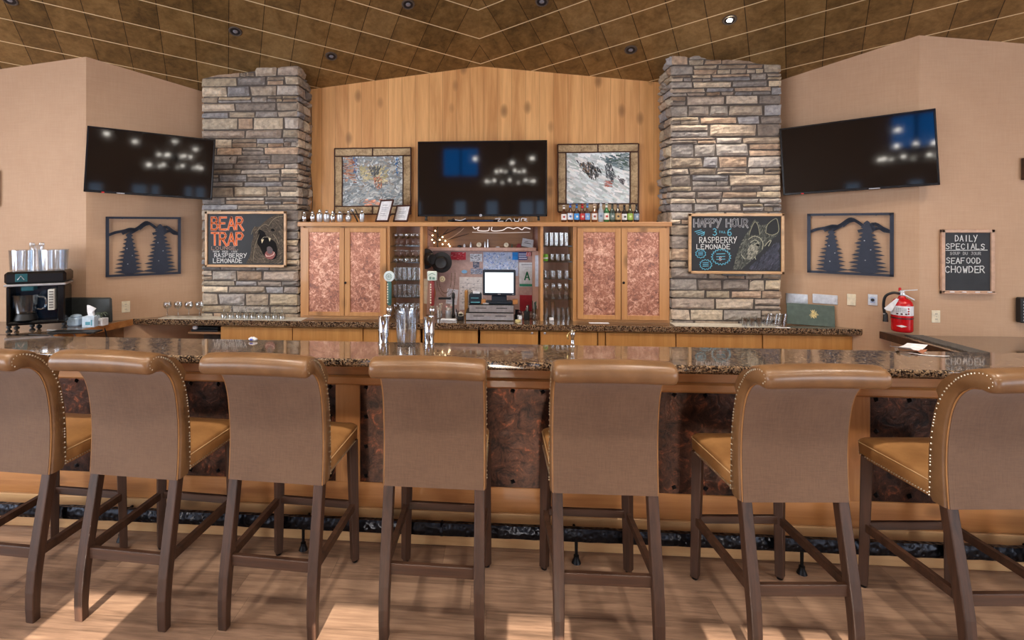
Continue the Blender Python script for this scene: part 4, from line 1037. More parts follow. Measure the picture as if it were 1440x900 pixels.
# bear in board units (0..1 across the slate, 0..1 up)
def U(pts): return [(-w + 2 * w * a, -h + 2 * h * b_) for a, b_ in pts]
k = MB()
head = U(cat_rom([(.50, .02), (.56, .2), (.575, .42), (.60, .55), (.595, .68), (.63, .74), (.68, .76), (.74, .84), (.82, .93), (.90, .98), (.985, .96), (.985, .03)], 3))
k.poly(head, y, y - .0006, C(80, 71, 62))
def fa(x, z):
    cx, cz = -w + 2 * w * .74, -h + 2 * h * .35
    return math.atan2(z - cz, x - cx) + PI / 2 * .8
paint_in(k, head, 1500, .018, [(90, 80, 70), (80, 72, 64), (102, 91, 79), (70, 64, 57), (114, 102, 88)], ang=fa, y0=y - .0007)
k.poly(U(cat_rom([(.655, .42), (.66, .60), (.68, .68), (.74, .63), (.80, .52), (.88, .46), (.915, .30), (.90, .14), (.84, .10), (.78, .13), (.735, .20), (.69, .34)], 3, True)), y - .0015, y - .0024, C(20, 17, 17))
k.poly(U(cat_rom([(.76, .24), (.81, .30), (.86, .27), (.89, .2), (.85, .115), (.79, .12), (.755, .17)], 3, True)), y - .0024, y - .003, C(146, 92, 88))
k.poly(U(cat_rom([(.78, .34), (.82, .36), (.855, .30), (.84, .22), (.79, .23)], 3, True)), y - .003, y - .0034, C(104, 92, 94))
k.stroke(U([(.765, .20), (.775, .17), (.82, .17), (.865, .20), (.875, .245)]), .006, y - .0032, y - .004, C(232, 200, 190))
for a in ([(.705, .50), (.715, .42), (.74, .50)], [(.80, .53), (.815, .455), (.83, .52)]): k.poly(U(a), y - .003, y - .004, C(226, 212, 176))
k.stroke(U([(.715, .51), (.74, .545), (.79, .55), (.815, .53)]), .005, y - .003, y - .0038, C(150, 138, 120))
k.poly(U(cat_rom([(.665, .62), (.68, .69), (.73, .66), (.76, .61), (.72, .585)], 3, True)), y - .0024, y - .003, C(24, 24, 26))
k.poly(U(cat_rom([(.83, .68), (.85, .715), (.885, .68), (.86, .66)], 3, True)), y - .0024, y - .003, C(16, 14, 14))
for st in ([(.63, .63), (.70, .75), (.76, .80), (.80, .77), (.84, .86), (.90, .93), (.985, .955)], [(.575, .6), (.60, .70), (.625, .75)], [(.60, .10), (.62, .35), (.66, .52), (.69, .66)], [(.86, .60), (.90, .52), (.93, .42)]):
    k.stroke(U(cat_rom(st, 4)), .004, y - .0024, y - .003, C(150, 138, 116))
k.build('bear_drawing', M['chalk'], s)
t, s, w, h = board('chalkboard', 'framed chalkboard lettered HAPPY HOUR with a grey wolf head, on the right stone pillar', YS, ((967.5, 300.5), (1101.5, 385.5)))
k = MB(); X0 = -w + .02; GY = C(150, 150, 152); BL = C(110, 190, 216)
write(k, 'HAPPY HOUR', X0 + .004, h - .085, .062, .425, .013, C(186, 186, 188), gap=.18, y0=y, y1=y - .001, jit=.03)
write(k, 'HAPPY HOUR', X0 + .004, h - .085, .062, .425, .006, C(96, 96, 100), gap=.18, y0=y - .001, y1=y - .002)
write(k, '3', X0 + .15, h - .155, .056, .045, .006, BL, y0=y, y1=y - .001); write(k, '6', X0 + .265, h - .155, .056, .045, .006, BL, y0=y, y1=y - .001)
write(k, 'TILL', X0 + .20, h - .135, .016, .055, .003, BL, y0=y, y1=y - .001)
for q in range(3): k.stroke([(X0 + .01 + q * .012, h - .125 - q * .012), (X0 + .06 + q * .01, h - .11 - q * .012)], .005, y, y - .001, BL)
k.stroke([(X0 + .06, h - .14), (X0 + .085, h - .125), (X0 + .08, h - .15), (X0 + .06, h - .155)], .005, y, y - .001, BL)
write(k, 'RASPBERRY', X0 + .045, h - .215, .046, .30, .005, WH, y0=y, y1=y - .001, jit=.04)
write(k, 'LEMONADE', X0 + .025, h - .265, .036, .27, .005, WH, y0=y, y1=y - .001, jit=.04)
def burst(cx, cz, r, n, col):
    pts = []
    for i in range(n * 2 + 1):
        a = PI * i / n; q = r * (1.0 if i % 2 else .82); pts.append((cx + q * math.cos(a), cz + q * math.sin(a) * .85))
    k.stroke(pts, .005, y, y - .001, col)
for (cx, cz, r, n) in ((X0 + .055, -h + .14, .042, 10), (X0 + .215, -h + .115, .078, 19), (X0 + .095, -h + .052, .05, 13)):
    burst(cx, cz, r, n, BL)
    for q in range(3): k.stroke([(cx - r * .45, cz + r * (.3 - q * .28)), (cx + r * .4, cz + r * (.34 - q * .28))], .005, y, y - .001, BL)
write(k, 'S', X0 + .20, -h + .085, .03, .025, .004, C(220, 190, 190), y0=y - .001, y1=y - .002)
k.build('lettering', M['chalk'], s)
k = MB()
head = U(cat_rom([(.47, .03), (.50, .25), (.55, .48), (.60, .64), (.65, .76), (.70, .93), (.745, .90), (.77, .84), (.85, .86), (.90, .86), (.94, .96), (.965, .90), (.975, .70), (.93, .62), (.86, .52), (.80, .40), (.72, .27), (.62, .12), (.56, .03)], 3))
k.poly(head, y, y - .0006, C(74, 76, 72))
paint_in(k, head, 1300, .020, [(84, 87, 82), (98, 100, 94), (72, 74, 70), (116, 117, 108), (62, 64, 62)], ang=lambda x, z: 1.15, y0=y - .0007, jit=.35)
paint_in(k, U([(.62, .35), (.66, .50), (.74, .48), (.76, .38), (.70, .22), (.62, .2)]), 170, .016, [(150, 148, 134), (124, 124, 114), (170, 166, 150)], ang=1.0, y0=y - .0018)
paint_in(k, U([(.62, .03), (.80, .30), (.93, .50), (.98, .55), (.98, .03)]), 420, .03, [(72, 74, 86), (84, 84, 98), (62, 64, 74)], ang=1.0, y0=y - .0009, jit=.2)
for e in ([(.645, .66), (.675, .80), (.712, .90), (.745, .83), (.765, .66)], [(.83, .70), (.85, .85), (.94, .96), (.965, .88), (.97, .72), (.90, .66), (.83, .70)]):
    k.poly(U(e), y - .0016, y - .0022, C(52, 54, 56)); k.stroke(U(cat_rom(e, 3)), .0045, y - .0022, y - .003, C(158, 156, 132))
for st in ([(.64, .58), (.70, .64), (.77, .60), (.80, .50), (.79, .40)], [(.66, .52), (.71, .57), (.76, .52)], [(.82, .46), (.86, .54), (.89, .56), (.86, .46)], [(.70, .48), (.74, .52), (.76, .47), (.73, .46)], [(.71, .26), (.72, .22)], [(.56, .30), (.60, .22)]):
    k.stroke(U(cat_rom(st, 3)), .004, y - .0024, y - .003, C(196, 194, 170))
k.poly(U(cat_rom([(.725, .47), (.745, .50), (.765, .475), (.745, .455)], 2, True)), y - .0026, y - .0034, C(14, 14, 16))
k.build('wolf_drawing', M['chalk'], s)
k = MB(); k.box(-.115, .07, -.03, -.012, -h - .035, -h - .022, .003); k.build('chalk_tray', M['tvb'], t)
fdaily = plain('pale_rose_frame', (196, 158, 132), .5)
t, s, w, h = board('chalkboard', 'pale framed chalkboard lettered DAILY SPECIALS on the right outer wall', YO - .004, ((1321.5, 322.5), (1396, 413.5)), frame=fdaily, fw=.024)
k = MB()
write(k, 'DAILY', -w + .075, h - .062, .042, .155, .005, WH, y0=y, y1=y - .001, jit=.03)
write(k, 'SPECIALS', -w + .012, h - .118, .038, .27, .005, WH, y0=y, y1=y - .001, jit=.04); k.stroke([(-w + .01, h - .128), (w - .02, h - .125)], .004, y, y - .001, WH)
write(k, 'SOUP DU JOUR', -w + .04, h - .160, .020, .21, .0035, C(180, 180, 180), y0=y, y1=y - .001, jit=.06)
write(k, 'SEAFOOD', -w + .012, h - .222, .040, .24, .005, WH, y0=y, y1=y - .001, jit=.05)
write(k, 'CHOWDER', -w + .008, h - .288, .046, .275, .0055, WH, y0=y, y1=y - .001, jit=.05)
k.build('lettering', M['chalk'], s)
k = MB(); k.box(-w - .02, w + .02, -.034, -.018, -h - .022, -h - .012, .002); tr = k.build('chalk_tray', fdaily, t)
for q in (-.13, -.04, .06, .15):
    k = MB(); k.lathe([(.004, -.014), (.004, .014)], (q * .9, -.027, -h - .008), 8, 'x'); k.build('chalk_stick', M['white'], tr)
# ------------------------------------------------------------------ things on the angled walls
def wall_hit(px, py, s, off=.004):
    P0 = Vector((RX + s * WB[0], WB[1], 0)); nrm = Vector((s * math.sin(wang), math.cos(wang), 0))
    P0 = P0 - nrm * off; r = ray(px, py); o = Vector((0, 0, CAMH)); t = (P0 - o).dot(nrm) / r.dot(nrm); return o + r * t
def wall_rot(s): return wang if s < 0 else -wang
def span(pxa, pxb, pya, pyb, s, off=.004):
    a = wall_hit(pxa, pya, s, off); b2 = wall_hit(pxb, pyb, s, off); c = (a + b2) / 2
    return c, math.hypot(a.x - b2.x, a.y - b2.y) / 2, abs(a.z - b2.z) / 2
def tree_art(s, label, l, r, t0, b0):
    c, w, h = span(l, r, t0, b0, s, .022)
    t = thing('metal_wall_art', label, 'wall art', c, wall_rot(s)); f = .020 * w / .3
    k = MB(); y0, y1 = 0, .008
    k.box(-w, -w + f * 1.3, y0, y1, -h, h); k.box(w - f * 1.3, w, y0, y1, -h, h); k.box(-w, w, y0, y1, h - f, h); k.box(-w, w, y0, y1, -h, -h + f); fr = k.build('frame', M['navy'], t)
    X = lambda a: -w + 2 * w * a
    Z = lambda b_: -h + 2 * h * b_
    k = MB()
    for st in ([(.03, .69), (.12, .735), (.22, .76), (.30, .79), (.35, .79)], [(.22, .72), (.30, .765), (.36, .78), (.42, .82), (.48, .88), (.53, .905), (.60, .86), (.66, .80)], [(.28, .69), (.34, .74), (.41, .79)],
               [(.62, .71), (.70, .74), (.78, .78)], [(.72, .80), (.80, .825), (.88, .76), (.97, .70)], [(.76, .72), (.84, .76), (.90, .715), (.97, .70)], [(.44, .80), (.50, .86), (.55, .88)]):
        pts = [(X(a), Z(b_)) for a, b_ in st]; pts = cat_rom(pts, 3); k.stroke(pts, .024 * w / .3, y0 + .001, y1)
    k.build('mountain_range', M['navy'], fr)
    rnd = random.Random(5)
    for (cx, base, top, wd, n) in ((.30, .03, .73, .185, 10), (.71, .03, .88, .215, 13)):
        k = MB(); left, right = [], []
        H = top - base
        for side_, lst in ((-1, left), (1, right)):
            for i in range(n):
                q = i / n; z = base + .035 + H * q * .96; env = wd * (1 - q) ** .72 * .96 + .010
                jj = rnd.uniform(.9, 1.18)
                lst += [(cx + side_ * env * .58, z - H * .012), (cx + side_ * env * jj, z + H * .012), (cx + side_ * env * .80 * jj, z + H * .030), (cx + side_ * env * .5, z + H * .05)]
        pts = [(cx - .03, base)] + left + [(cx, top)] + list(reversed(right)) + [(cx + .03, base)]
        pts = [(X(a), Z(b_)) for a, b_ in pts]
        # build as horizontal strips so that the outline stays a clean solid
        m = len(left)
        Lp = [(X(a), Z(b_)) for a, b_ in left]; Rp = [(X(a), Z(b_)) for a, b_ in right]
        k.poly([Lp[0], Rp[0], (X(cx + .03), Z(base - .0)), (X(cx - .03), Z(base))], y0, y1)
        for i in range(m - 1): k.poly([Lp[i], Rp[i], Rp[i + 1], Lp[i + 1]], y0, y1)
        k.poly([Lp[-1], Rp[-1], (X(cx), Z(top))], y0, y1)
        tr = k.build('pine_tree', M['navy'], fr)
        k = MB(); 
        for q, dx in ((.25, -.02), (.45, .04), (.62, -.03)): k.ball((X(cx + dx), -.001, Z(base + H * q)), .0045, 6, 4, sy=.4)
        k.build('rivet', M['steel'], tr)
    k = MB(); k.box(-w * .6, -w * .6 + .01, .008, .02, h - .02, h - .01); k.box(w * .6, w * .6 + .01, .008, .02, h - .02, h - .01); k.build('hanger', M['navy'], fr)
tree_art(-1, 'dark metal wall art of two pine trees and mountains on the left angled wall', 148.5, 254.5, 304.5, 385)
tree_art(1, 'dark metal wall art of two pine trees and mountains on the right angled wall', 1135, 1257, 300.5, 389.5)
def plate(label, cat, pxa, pxb, pya, pyb, s, mat, kind='blank', name='wall_plate'):
    if s: c, w, h = span(pxa, pxb, pya, pyb, s, .006); rz = wall_rot(s)
    else:
        xa, za = at_y(pxa, pya, YO - .006); xb_, zb_ = at_y(pxb, pyb, YO - .006); c = Vector(((xa + xb_) / 2, YO - .006, (za + zb_) / 2)); w, h = (xb_ - xa) / 2, (za - zb_) / 2; rz = 0
    t = thing(name, label, cat, c, rz)
    k = MB(); k.box(-w, w, 0, .006, -h, h, .002); k.build('plate', mat, t)
    k = MB()
    if kind == 'outlet':
        k.lathe([(w * .42, 0), (w * .42, -.002)], (0, 0, h * .42), 12, 'y'); k.lathe([(w * .42, 0), (w * .42, -.002)], (0, 0, -h * .42), 12, 'y'); k.build('socket', M['cream'], t)
        k = MB()
        for z in (h * .42, -h * .42):
            for x in (-w * .16, w * .16): k.box(x - .0012, x + .0012, -.003, -.0015, z - .004, z + .005)
        k.lathe([(.002, -.002), (.002, -.003)], (0, 0, 0), 8, 'y'); k.build('slots', M['blk'], t)
    elif kind == 'switches':
        n = 4
        for i in range(n):
            x = -w + 2 * w * (i + .5) / n; k.box(x - .006, x + .006, -.004, 0, -h * .4, h * .4, .001)
        k.build('switch', M['steel'], t)
    elif kind == 'thermostat':
        k.box(-w * .5, w * .5, -.008, 0, -h * .55, h * .55, .002); k.build('cover', plain('pale_blue_plastic', (170, 186, 214), .4), t)
        k = MB(); k.lathe([(w * .42, -.008), (w * .38, -.014), (w * .1, -.016)], (0, 0, 0), 14, 'y'); k.build('dial', M['blk'], t)
    elif kind == 'paddle':
        k.box(-w * .4, w * .4, -.003, 0, -h * .6, h * .6, .001); k.build('switch', M['cream'], t)
    return t
plate('wide brushed metal switch plate beside the right stone pillar', 'switch plate', 1105, 1136, 412, 430.5, 1, M['steel'], 'switches')
plate('worn speckled metal switch plate above the green menu', 'switch plate', 1142.5, 1178, 413, 429, 1, M['steel'], 'switches')
plate('ivory blank wall plate between the metal plates and the fire extinguisher', 'wall plate', 1191, 1203.5, 413, 430, 1, M['cream'], 'paddle')
plate('pale metal key switch plate with a dark round centre', 'switch plate', 1220.5, 1234, 413.5, 430, 1, M['steel'], 'thermostat')
plate('ivory wall outlet under the daily specials board', 'outlet', 1310.5, 1322.5, 436.5, 454, 0, M['cream'], 'outlet', 'wall_outlet')
plate('ivory wall outlet below the left tree wall art', 'outlet', 171, 183, 424, 439, -1, M['cream'], 'outlet', 'wall_outlet')
# fire extinguisher
c = wall_hit(1268.5, 466, 1, .075)
t = thing('fire_extinguisher', 'red fire extinguisher with a white label hanging at the right wall corner', 'fire extinguisher', c, wall_rot(1)); u = 1.0
R = .064; Hh = .245
k = MB(); k.lathe([(R * .86, 0), (R * .98, .008), (R, .02), (R, Hh * .78), (R * .93, Hh * .87), (R * .72, Hh * .95), (R * .36, Hh), (R * .30, Hh * 1.06)], seg=28); k.build('cylinder', M['red'], t, smooth=50)
k = MB(); k.lathe([(R * 1.012, Hh * .50), (R * 1.012, Hh * .78)], seg=28, cap=False); lb = k.build('label', M['white'], t, smooth=True)
k = MB()
for i in range(3):
    a = -1.95 + i * .38; k.box(R * 1.02 * math.cos(a) - .006, R * 1.02 * math.cos(a) + .006, R * 1.02 * math.sin(a) - .002, R * 1.02 * math.sin(a) + .002, Hh * .53, Hh * .57, col=C(70, 40, 40))
for i in range(5):
    z = Hh * (.60 + .028 * i); 
    for q in range(6):
        a = -2.0 + q * .16; k.box(R * 1.02 * math.cos(a) - .004, R * 1.02 * math.cos(a) + .003, R * 1.02 * math.sin(a) - .0015, R * 1.02 * math.sin(a) + .0015, z, z + .002, col=C(90, 90, 100))
for q in range(3): k.ball((R * math.cos(-.95), R * math.sin(-.95), Hh * (.56 + q * .075)), .006, 8, 4, col=C(170, 30, 30))
k.build('label_print', M['chalk'], lb)
k = MB(); k.lathe([(R * 1.03, Hh * .40), (R * 1.03, Hh * .43)], seg=28, cap=False); k.box(-R * .3, R * .3, R * .9, .072, Hh * .35, Hh * .5); k.build('strap', M['blk'], t)
k = MB(); k.poly([(-.030, Hh * .19), (0, Hh * .225), (.030, Hh * .19), (0, Hh * .155)], -R - .002, -R + .002); k.build('diamond_mark', M['white'], t)
k = MB(); k.lathe([(.017, Hh * 1.06), (.019, Hh * 1.10), (.016, Hh * 1.16), (.012, Hh * 1.2)], seg=14); k.box(-.014, .012, -.014, .014, Hh * 1.14, Hh * 1.22, .003); vh = k.build('valve_head', M['steel'], t, smooth=40)
k = MB(); k.bar((0, 0, Hh * 1.21), (.085, -.01, Hh * 1.27), .016, .006); k.build('lever', M['white'], vh); k = MB(); k.bar((0, 0, Hh * 1.13), (.07, -.01, Hh * .97), .014, .006); k.build('carry_handle', M['steel'], vh)
k = MB(); k.box(-.02, -.004, -.008, .008, Hh * 1.2, Hh * 1.3, .003); k.build('safety_cap', M['red'], vh)
k = MB(); hp = cat_rom([(-.012, -.01, Hh * 1.12), (-.05, -.02, Hh * 1.14), (-.092, -.02, Hh * 1.02), (-.104, -.015, Hh * .75), (-.098, -.01, Hh * .5)], 5); k.tube(hp, .009, 8); k.lathe([(.009, Hh * .52), (.014, Hh * .46), (.017, Hh * .25)], (-.093, -.01, 0), 12); ho = k.build('hose', M['blk'], t, smooth=True)
k = MB(); k.lathe([(.0115, Hh * .5), (.0115, Hh * .47)], (-.096, -.01, 0), 12); k.build('hose_collar', M['steel'], ho)
k = MB(); k.poly([(-.015, Hh * .98), (-.03, Hh * 1.0), (-.098, Hh * .68), (-.086, Hh * .62), (-.055, Hh * .60)], -R * .95 - .004, -R * .95); k.build('inspection_tag', M['white'], t)
# green menu leaning on the wall
c = wall_hit(1136, 459, 1, .06); rz = -wang * .35
t = thing('menu_board', 'grey-green menu cover with a gold crest leaning behind the back counter end', 'menu', (c.x - .01, c.y - .055, CZ + .002), rz); tl = Matrix.Rotation(math.radians(-9), 4, 'X')
wd = .165; k = MB(); k.T = tl @ Matrix.Rotation(.03, 4, 'Y'); k.box(-wd, wd, -.006, .006, .001, .168, .002); k.build('cover', M['green'], t)
k = MB(); k.T = tl @ Matrix.Rotation(.03, 4, 'Y')
rnd = random.Random(3)
for i in range(26):
    a = rnd.uniform(0, 2 * PI); r0 = rnd.uniform(.0, .012); r1 = r0 + rnd.uniform(.008, .022)
    k.stroke([(.02 + r0 * math.cos(a), .09 + r0 * math.sin(a) * 1.3), (.02 + r1 * math.cos(a + .4), .09 + r1 * math.sin(a + .4) * 1.3)], .004, -.006, -.0075, C(214, 196, 140))
k.build('gold_crest', M['chalk'], t)
mat_strip('paper_strip', 1092, 1112, 'white paper curl lying by the green menu', 4.225, 4.25, 'white')

# ------------------------------------------------------------------ side counters
for s, lb in ((-1, 'dark polished side counter with a gold wood edge carrying the drink machine'), (1, 'polished side counter in the right corner below the outlet')):
    xi, xo = RX + s * 3.035, RX + s * 6.2
    t = thing('side_counter', lb, 'countertop', ((xi + xo) / 2, 3.4, 0)); m = (xi + xo) / 2
    def wl(y): return 2.40 + (4.53 - y) / math.tan(wang)
    yc = YO - .006
    k = MB(); e0, e1 = (3.18, 2.955) if s < 0 else (3.035, 3.035); yw = lambda e: WA[1] - (e - 2.40) * math.tan(wang) - .012
    ol = [(RX + s * e0, 2.90), (xo, 2.90), (xo, yc), (RX + s * (WB[0]), yc), (RX + s * e1, yw(e1))]
    k.loft([[(x - m, y - 3.4, CZ - .045) for x, y in ol], [(x - m, y - 3.4, CZ) for x, y in ol]]); k.build('top', M['granite'], t)
    k = MB(); k.bar((RX + s * e0 - m - s * .006, -.5, CZ - .024), (RX + s * e1 - m - s * .006, yw(e1) - 3.41, CZ - .024), .012, .052); k.build('wood_edge', M['barwood'] if s < 0 else M['espresso_h'], t)
    k = MB(); ol2 = [(RX + s * (e0 + .05), 2.92), (xo, 2.92), (xo, yc - .01), (RX + s * 3.3, yc - .01), (RX + s * (e1 + .05), yw(e1 + .05))]
    k.loft([[(x - m, y - 3.4, 0) for x, y in ol2], [(x - m, y - 3.4, CZ - .046) for x, y in ol2]]); k.build('cabinet', M['wall'] if s > 0 else M['darkshelf'], t)
# ribbed mat on the right side counter
k = MB()
for i in range(46):
    y = 2.96 + i * .0225; k.box(RX + 3.10, RX + 3.215, y, y + .013, CZ + .001, CZ + .010, .002)
k.box(RX + 3.10, RX + 3.215, 2.955, 4.0, CZ + .0005, CZ + .005); tag(k.build('drip_mat', plain('grey_ribbed_rubber', (88, 84, 80), .5)), 'long grey ribbed mat along the edge of the right side counter', 'bar mat')
# loose papers at the right end of the bar top
def sheet(name, label, cx, cy, w, d, rz, curl, col, z=1.0705, cat='paper'):
    k = MB(); n = 6; R0 = []
    for i in range(n + 1):
        u_ = i / n - .5; R0.append([(u_ * w, -d / 2, .0006 + curl * (u_ * 2) ** 2), (u_ * w, d / 2, .0006 + curl * (u_ * 2) ** 2 * .6), (u_ * w, d / 2, .0012 + curl * (u_ * 2) ** 2 * .6), (u_ * w, -d / 2, .0012 + curl * (u_ * 2) ** 2)])
    k.loft(R0); return tag(k.build(name, col, loc=(cx, cy, z), rotz=rz), label, cat)
x, y = at_z(1282, 492, 1.07)
sheet('folded_paper', 'white folded paper with blue print on the right end of the bar top', x, y + .02, .17, .09, .5, .022, M['white'])
sheet('paper_strap', 'white paper band lying under the folded paper on the bar top', x - .01, y - .12, .16, .018, -.35, .006, M['white'])
sheet('copper_wrapper', 'crumpled orange-brown wrapper between the loose papers', x - .01, y - .06, .07, .03, .3, .016, plain('copper_foil', (196, 130, 100), .35, .4))
sheet('dark_strap', 'dark strap end curling beside the loose papers', x - .10, y - .04, .07, .014, 1.1, .012, plain('brown_strap', (110, 92, 80), .5))
x, y = at_z(361, 477, 1.07)
t = thing('foil_wrapper', 'small crumpled white and blue wrapper near the left end of the bar top', 'wrapper', (x, 2.83, 1.0705))
k = MB(); k.ball((0, 0, .011), .016, 9, 6, sx=1.6, sy=.9, sz=.65)
for v in k.b.verts: v.co += Vector((random.uniform(-.003, .003), random.uniform(-.003, .003), random.uniform(-.002, .002) if v.co.z > .004 else 0))
k.build('foil', M['white'], t); k = MB(); k.box(-.012, .004, -.0165, -.012, .006, .014, .001); k.build('print', plain('blue_print', (70, 90, 190), .5), t)

# ------------------------------------------------------------------ beer taps, tall glass, bell on the bar top
def tap(px, hpx, label, handle, badge, badge_rgb):
    x = xat(px, 2.82); t = thing('beer_tap', label, 'beer tap', (x, 2.82, 1.0703)); hxl = xat(hpx, 2.80) - x
    k = MB(); k.lathe([(.032, 0), (.032, .004), (.029, .006), (.029, .150), (.026, .154), (.001, .155)], seg=28); k.build('tower', M['chrome'], t, smooth=50)
    k = MB(); k.lathe([(.010, .155), (.008, .162), (.014, .172), (.017, .185), (.016, .20), (.009, .212), (.008, .216)], (hxl, -.01, 0), 16); k.tube([(hxl, -.01, .158), (0, 0, .152)], .008, 8); k.build('faucet_collar', M['chrome'], t, smooth=60)
    k = MB(); k.lathe([(.009, .214), (.0125, .222), (.0135, .30), (.0125, .345), (.008, .352)], (hxl, -.01, 0), 14)
    hd = k.build('handle', handle, t, smooth=50)
    k = MB()
    for q in range(8): k.box(hxl - .010, hxl - .004, -.0245, -.022, .228 + q * .014, .236 + q * .014)
    k.build('handle_print', plain('faded_print', (200, 196, 176), .6), hd)
    k = MB()
    if badge == 'round': k.lathe([(.028, -.018), (.03, -.012), (.03, -.006), (.028, -.0)], (hxl, -.004, .372), 24, 'y')
    else: k.box(hxl - .026, hxl + .026, -.022, -.004, .350, .402, .004)
    bd = k.build('badge', plain('badge_%s' % badge, badge_rgb, .35), t, smooth=40)
    k = MB()
    if badge == 'round':
        k.lathe([(.017, -.0235), (.0155, -.0235)], (hxl, 0, .372), 20, 'y', cap=False); k.tube([(hxl + .016 * math.cos(a * PI / 9), -.023, .372 + .016 * math.sin(a * PI / 9)) for a in range(18)], .0014, 5, closed=True)
        for dx in (-.006, .004): k.stroke([(hxl + dx, .364), (hxl + dx + .003, .381), (hxl + dx + .006, .364)], .002, -.0225, -.0235)
    else:
        k.stroke([(hxl - .018, .380), (hxl, .392), (hxl + .018, .382)], .003, -.022, -.0235); k.box(hxl - .014, hxl - .003, -.0235, -.022, .358, .372); k.box(hxl + .002, hxl + .016, -.0235, -.022, .358, .370)
    k.build('badge_mark', plain('grey_green_ink', (92, 124, 112), .5), bd)
tap(539.5, 547, 'chrome beer tap with a dark green handle and a round pale badge', plain('dark_green_handle', (52, 96, 92), .35), 'round', (196, 208, 212))
tap(603.5, 607.5, 'chrome beer tap with a dark red handle and a square badge', plain('dark_red_handle', (120, 34, 34), .35), 'square', (190, 202, 194))
k = MB(); k.lathe([(.001, .001), (.050, .001), (.056, .05), (.059, .18), (.0575, .192), (.0555, .18), (.0525, .05), (.046, .008), (.001, .008)], seg=32, cap=False)
tag(k.build('glass_pitcher', M['frost'], loc=(xat(572, 2.80), 2.795, 1.0703), smooth=60), 'tall clear plastic tumbler between the two chrome beer taps', 'pitcher')
x = xat(805.5, 2.82)
t = thing('bar_faucet', 'small chrome and brass tap standing on the bar top below the right glass shelves', 'faucet', (x, 2.83, 1.0703))
k = MB(); k.lathe([(.014, 0), (.014, .006), (.009, .012), (.009, .05), (.013, .056), (.014, .076), (.008, .084), (.006, .088)], seg=16); k.build('body', M['chrome'], t, smooth=50)
k = MB(); k.tube(cat_rom([(-.006, -.002, .074), (-.02, -.01, .076), (-.028, -.014, .06), (-.026, -.014, .042)], 4), .0045, 8); k.build('spout', M['brass'], t, smooth=True)
k = MB(); k.tube([(.0, 0, .082), (.016, 0, .088)], .005, 8); k.build('lever', M['brass'], t, smooth=True)

# ------------------------------------------------------------------ drink machine and clutter on the left side counter
mx, my = -3.56, 3.80
t = thing('drink_machine', 'black countertop drink machine with clear hoppers at the far left', 'drink machine', (mx, my, CZ + .0005), .50)
W2 = .18
k = MB()
k.box(-W2, W2, .02, .10, .045, .34, .02); k.box(-W2, -W2 + .025, -.12, .04, .045, .34, .008); k.box(W2 - .05, W2, -.12, .04, .045, .34, .008); k.box(-W2, W2, -.125, .10, .045, .075, .012); k.build('body', M['tvb'], t)
k = MB(); k.box(-W2 - .01, W2 + .01, -.135, .10, .355, .45, .018); k.build('head', M['blk'] if False else M['tvb'], t)
k = MB(); k.box(-W2 - .008, W2 + .008, -.137, .10, .340, .357, .004); k.build('chrome_band', M['steel'], t)
k = MB(); k.box(-W2 + .025, W2 - .05, .0, .022, .075, .34); k.build('bay_back', plain('dark_blue_gloss', (20, 34, 52), .15), t)
k = MB(); k.box(-.12, -.045, -.139, -.134, .375, .435, .008); k.build('badge', plain('teal_badge', (30, 84, 92), .3), t)
k = MB(); k.tube([(-.105, -.14, .39), (-.085, -.14, .42), (-.065, -.14, .39)], .003, 5); k.build('badge_mark', M['steel'], t)
k = MB(); k.box(W2 - .105, W2 - .062, -.128, -.0, .15, .31, .004); k.build('key_panel', plain('grey_key_panel', (206, 204, 196), .4), t)
k = MB()
for i in range(7): k.box(W2 - .097, W2 - .070, -.131, -.128, .165 + i * .02, .177 + i * .02)
k.build('keys', plain('grey_keys', (120, 116, 112), .4), t)
k = MB(); k.box(-.10, -.02, -.09, .0, .30, .34, .006); k.build('nozzle', plain('teal_nozzle', (50, 110, 120), .2), t)
for xx in (-.17, -.03, .17):
    for yy in (-.09, .07):
        k = MB(); k.lathe([(.020, 0), (.020, .006), (.009, .014), (.009, .022), (.018, .030), (.014, .046)], (xx, yy, 0), 12); k.build('foot', M['blk'], t, smooth=40)
j = None
k = MB(); k.lathe([(.07, .0), (.075, .006), (.062, .05), (.066, .055)], seg=24); 
jug = thing('blender_jug', 'clear measuring jug with a dark base standing inside the black drink machine', 'jug', (mx + (-.075 * math.cos(.5) + .065 * math.sin(.5)), my + (-.075 * math.sin(.5) - .065 * math.cos(.5)), CZ + .078), .5)
k.build('base', M['blk'], jug, smooth=50)
k = MB(); k.lathe([(.066, .055), (.070, .08), (.088, .19), (.092, .196), (.088, .192), (.072, .06)], seg=28, cap=False); k.build('jar', M['frost'], jug, smooth=50)
k = MB(); k.tube(cat_rom([(.082, -.02, .175), (.125, -.03, .165), (.130, -.03, .11), (.105, -.025, .08), (.074, -.02, .085)], 4), .0065, 8); k.build('handle', M['frost'], jug, smooth=True)
for xx, lw in ((-.11, .075), (.085, .09)):
    k = MB(); n = 24
    def el(z, a, b_): return [(xx + a * math.cos(2 * PI * i / n), -.02 + b_ * math.sin(2 * PI * i / n), z) for i in range(n)]
    k.loft([el(.452, lw, .08), el(.60, lw * 1.08, .086), el(.605, lw * 1.08, .086), el(.605, lw * 1.02, .080), el(.46, lw * .95, .075)], cap=False); k.build('hopper', M['frost'], t, smooth=50)
    k = MB(); k.loft([el(.606, lw * 1.1, .088), el(.612, lw * 1.1, .088)]); k.build('hopper_lid', M['frost'], t)
k = MB(); k.lathe([(.045, .45), (.045, .61), (.048, .64), (.02, .65)], (-.02, -.02, 0), 20, cap=False); k.build('funnel', M['frost'], t, smooth=50)
k = MB(); 
